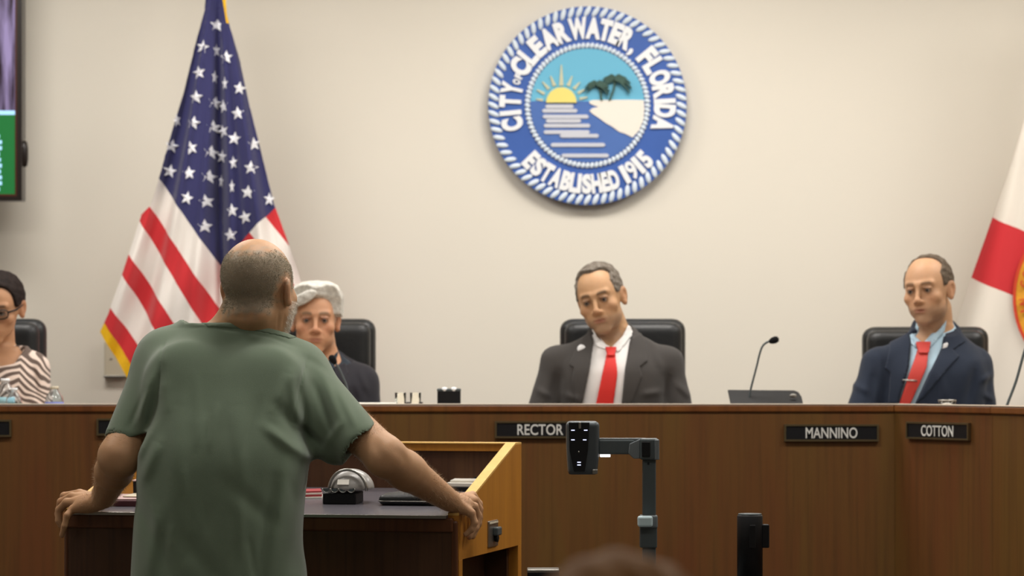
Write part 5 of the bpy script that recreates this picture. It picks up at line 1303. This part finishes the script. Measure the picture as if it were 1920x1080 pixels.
M['buzz'] = mat('cropped_hair', '8c8471', .7, .2, col2='aaa390', vscale=300); M['beard'] = mat('beard_hair', 'd8d2c6', .6, .3); M['armhair'] = mat('arm_hair', 'b49a7c', .6, .3)
strands('cropped_hair', p, n, .0042, .0006, RM @ np.array([0, .3, -.5]), M['buzz'], man, .3)
mk = near & (L[:, 2] < -.03) & (L[:, 1] < -.005) & (L[:, 2] > -.125)
p, n = sample_surface(V, Qd, mk, 4000); strands('beard', p, n, .009, .0006, np.array([0, 0, -.7]), M['beard'], man, .3)
def dist_seg(V, a, b):
    ba = b-a; t = np.clip(((V-a) @ ba)/(ba @ ba), 0, 1); return np.linalg.norm(V-a-t[:, None]*ba, axis=1)
mk = ((dist_seg(V, ER+(SR_-ER)*.25, WR) < .075) | (dist_seg(V, EL+(SL_-EL)*.2, WL) < .075)) & (V[:, 2] < 1.27)
p, n = sample_surface(V, Qd, mk, 9000); strands('arm_hair', p, n, .010, .00035, np.array([0, 0, -.25]), M['armhair'], man, .5)
# ---- shirt
s = Sh(); man_torso(s, 0)
CLl = Qm(240, 822, 7.69); CRr = Qm(674, 832, 7.63)
s.cap(SL_, CLl, .076, .058, .03); s.cap(SR_, CRr, .076, .065, .03); s.cap(Qm(540, 765, 7.72), Qm(628, 838, 7.67), .06, .045, .03)
s.cap(Qm(310, 760, 7.73), Qm(262, 815, 7.72), .05, .035, .03)
dL = (CLl-SL_)/np.linalg.norm(CLl-SL_); dR = (CRr-SR_)/np.linalg.norm(CRr-SR_)
nL = np.array([.28, 0, -1.0]); nR = np.array([.83, 0, -.66])
def fo(x0, y0, x1, y1, w_, a_, D=7.56, D2=None): s.fold2(Qm(x0, y0, 7.58), Qm(x1, y1, 7.58), w_, a_*1.0, 7.72)
# drape: pulls from the armpits, long falls down the back
fo(588, 842, 520, 760, .016, -.010, 7.60, 7.55); fo(582, 862, 500, 800, .014, .009, 7.60, 7.53); fo(560, 790, 545, 700, .013, .008, 7.58, 7.62); fo(575, 820, 555, 720, .012, -.009, 7.6, 7.62)
fo(540, 700, 515, 780, .016, .007, 7.6, 7.55); fo(585, 880, 555, 1075, .022, -.010, 7.58, 7.5); fo(545, 850, 505, 1080, .020, .008, 7.54, 7.48); fo(520, 900, 490, 1090, .018, -.007, 7.52, 7.47)
fo(262, 838, 300, 740, .016, -.010, 7.62, 7.60); fo(258, 860, 285, 800, .012, .007, 7.6, 7.57); fo(270, 900, 300, 830, .016, .007, 7.56, 7.53); fo(256, 930, 330, 1080, .02, -.007, 7.56, 7.47)
fo(340, 760, 330, 980, .026, .007, 7.52, 7.48); fo(400, 700, 385, 1000, .03, -.006, 7.56, 7.48); fo(450, 760, 455, 1020, .026, .006, 7.53, 7.47); fo(300, 960, 290, 1080, .02, .007, 7.5, 7.48)
fo(400, 640, 500, 650, .02, -.004, 7.68); fo(600, 700, 640, 790, .012, .006, 7.6, 7.56); fo(585, 720, 625, 820, .010, -.006, 7.6, 7.57); fo(630, 730, 668, 800, .010, .005, 7.6, 7.56)
fo(285, 700, 250, 790, .012, .006, 7.66, 7.62); fo(300, 690, 275, 800, .012, -.009, 7.66, 7.62); fo(268, 730, 238, 800, .008, -.005, 7.66, 7.62); fo(614, 690, 566, 668, .010, -.004, 7.68, 7.7)
fo(605, 840, 560, 800, .010, -.008, 7.6, 7.57); fo(640, 790, 600, 850, .010, .005, 7.57, 7.6); fo(350, 1000, 420, 1090, .02, -.006, 7.48, 7.46); fo(430, 900, 520, 980, .02, -.005, 7.49, 7.5)
for k in range(26):
    x = 280+rng.random()*270; y = 680+rng.random()*350; l = 40+rng.random()*90; sl_ = rng.uniform(-.35, .35)
    fo(x, y, x+l*sl_, y+l, .008+.010*rng.random(), rng.uniform(-.0035, .0035), 7.56-.10*(y-680)/400)
# armhole seams, shoulder seams, collar rib
fo(300, 625, 292, 760, .003, -.003, 7.70, 7.64); fo(574, 655, 548, 790, .003, -.003, 7.68, 7.63); fo(396, 606, 312, 622, .003, -.002, 7.74); fo(525, 632, 580, 660, .003, -.002, 7.74)
fo(398, 613, 450, 621, .004, -.0035); fo(448, 621, 505, 632, .004, -.0035); fo(503, 632, 548, 648, .004, -.0035)
# cuffs: cut square, hollowed so the arm stands free
s.cut(CLl+nL*.0, nL, CLl, .10, .003); s.cut(CRr, nR, CRr, .11, .003)
s.cap(CLl-dL*.05, CLl+dL*.03, .050, .052, .002, 's'); s.cap(CRr-dR*.055, CRr+dR*.03, .055, .059, .002, 's')
# neck opening with a ribbed collar
nc = Qm(470, 632, 7.80)
s.cap(Qm(462, 640, 7.79), Qm(474, 600, 7.79), .102, .086, .012)
cpn = np.array([.10, .34, 1.0]); cpp = Qm(452, 604, 7.69)
s.cut(cpp, cpn, Qm(470, 585, 7.79), .17, .003)
s.cap(Qm(462, 640, 7.79), Qm(476, 585, 7.79), .094, .080, .002, 's')
for off_ in (.012,):
    q = cpp-np.array(cpn)/np.linalg.norm(cpn)*off_
lo = np.array([Qm(190, 0, 7.9)[0], 7.42, Qm(0, 1230)[2]]); hi = np.array([Qm(725, 0, 7.9)[0], 7.98, Qm(0, 585)[2]])
A, ax = s.eval(lo, hi, .0036)
M['tee'] = mat('green_jersey', '616f5c', .9, .2, sheen=.3, bump=.22, bscale=900, var=.05, vscale=9)
tee, TV, TQ = surf('t_shirt', A, lo, .0036, M['tee'], man, it=1)
X, Y, Z = ax[0][:, None, None], ax[1][None, :, None], ax[2][None, None, :]; cn = cpn/np.linalg.norm(cpn); nc_ = Qm(468, 600, 7.79)
pd = (X-cpp[0])*cn[0]+(Y-cpp[1])*cn[1]+(Z-cpp[2])*cn[2]
B = np.maximum(np.maximum(A-.0022, np.abs(pd+.0085)-.0085), np.sqrt((X-nc_[0])**2+(Y-nc_[1])**2+(Z-nc_[2])**2)-.135).astype(np.float32)
surf('collar', B, lo, .0036, M['tee'], man, it=1); del A, B
# jeans and shoes down to the floor
s = Sh(); zb_ = Qm(0, 1140)[2]; xm = Qm(410, 0, 7.6)[0]
s.ell((xm, 7.62, .86), (.185, .115, .12), .04); M['jeans'] = cloth_mat('jeans', '39414f')
for k in (-1, 1): s.cap((xm+k*.10, 7.61, .80), (xm+k*.13, 7.58, .45), .10, .075, .04); s.cap((xm+k*.13, 7.58, .45), (xm+k*.14, 7.52, .07), .075, .055, .03)
lo = (xm-.28, 7.35, .03); A, ax = s.eval(lo, (xm+.28, 7.82, 1.02), .010); surf('jeans', A, lo, .010, M['jeans'], man)
for k in (-1, 1):
    s = Sh(); s.cap((xm+k*.14, 7.50, .05), (xm+k*.16, 7.67, .036), .046, .038, .01); s.cut((0, 0, .002), (0, 0, -1), (xm+k*.15, 7.6, 0), .3)
    lo = (xm+k*.15-.08, 7.42, -.01); A, ax = s.eval(lo, (xm+k*.15+.08, 7.75, .12), .008); surf('shoe', A, lo, .008, M['black'], man)
# ------------------------------------------------------------------ head of a seated listener, low in the foreground
FDp = 2.75; aud = thing('person', (P(1160, 0, FDp)[0], FDp, .45), 'brown-haired listener in the foreground, only the blurred crown showing at bottom', 'person')
hA = P(1160, 1030, FDp)-[0, 0, .137]; RA = rot(180, 6, 0)
oA = dict(jaw=1, hair_region=hairline(0, -.06, -.045))
s = Sh(); s.fr(RA, hA, 1.0); head_prims(s, oA); s.fr(); s.cap(hA+[0, .0, -.05], hA+[0, -.01, -.2], .055, .06, .03)
s.cap(hA+[-.14, -.02, -.27], hA+[.14, -.02, -.27], .05, .05, .04); s.ell(hA+[0, -.02, -.42], (.14, .09, .2), .04)
for k in (-1, 1): s.cap(hA+[k*.16, -.02, -.28], hA+[k*.21, .0, -.55], .045, .04, .03); s.cap(hA+[k*.21, 0, -.55], hA+[k*.12, .24, -.60], .04, .028, .02); s.ell(hA+[k*.11, .29, -.61], (.035, .05, .02), .02)
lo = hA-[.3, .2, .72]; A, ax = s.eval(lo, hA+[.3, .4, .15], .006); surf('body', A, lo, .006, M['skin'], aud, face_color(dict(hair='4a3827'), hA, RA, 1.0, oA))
eyes(hA, RA, 1.0, aud)
hair_shell('hair', oA, hA, RA, 1.0, .014, hairline(-.01, -.08, -.05), hair_mat('hair_listener', '93683f', 'a37749'), aud, None, .002, .005)
s = Sh(); s.ell(hA+[0, -.02, -.42], (.16, .11, .22), .04); s.cap(hA+[-.14, -.02, -.27], hA+[.14, -.02, -.27], .065, .065, .05)
for k in (-1, 1): s.cap(hA+[k*.16, -.02, -.28], hA+[k*.21, .0, -.52], .06, .055, .03)
lo = hA-[.32, .2, .7]; A, ax = s.eval(lo, hA+[.32, .15, -.12], .008); M['sweater'] = cloth_mat('sweater', '4a4f5a'); surf('sweater', A, lo, .008, M['sweater'], aud)
s = Sh(); xA = hA[0]
s.ell((xA, FDp, .52), (.17, .14, .11), .04)
for k in (-1, 1): s.cap((xA+k*.09, FDp, .54), (xA+k*.11, FDp+.42, .52), .08, .06, .03); s.cap((xA+k*.11, FDp+.42, .52), (xA+k*.11, FDp+.38, .08), .06, .045, .02)
lo = (xA-.3, FDp-.2, .03); A, ax = s.eval(lo, (xA+.3, FDp+.55, .72), .01); surf('trousers', A, lo, .01, M['jeans'], aud)
for k in (-1, 1):
    s = Sh(); s.cap((xA+k*.11, FDp+.36, .05), (xA+k*.11, FDp+.54, .036), .045, .036, .01); s.cut((0, 0, .002), (0, 0, -1), (xA+k*.11, FDp+.45, 0), .3)
    lo = (xA+k*.11-.08, FDp+.28, -.01); A, ax = s.eval(lo, (xA+k*.11+.08, FDp+.62, .12), .009); surf('shoe', A, lo, .009, M['black'], aud)
# stacking chair under the listener
ac = thing('stacking_chair', (xA, FDp, 0), 'grey audience chair under the foreground listener, below the frame', 'chair')
box('seat', (xA-.24, FDp-.22, .38), (xA+.24, FDp+.24, .415), M['black'], ac, .012); box('backrest', (xA-.22, FDp-.27, .5), (xA+.22, FDp-.235, .86), M['black'], ac, .012)
for kx in (-1, 1):
    for ky in (-.2, .2): tube('leg', [(xA+kx*.21, FDp+ky, 0), (xA+kx*.21, FDp+ky, .39)], .012, M['steel'], ac, 8)
    tube('back_frame', [(xA+kx*.21, FDp-.2, .38), (xA+kx*.21, FDp-.25, .5), (xA+kx*.21, FDp-.255, .84)], .011, M['steel'], ac, 8)
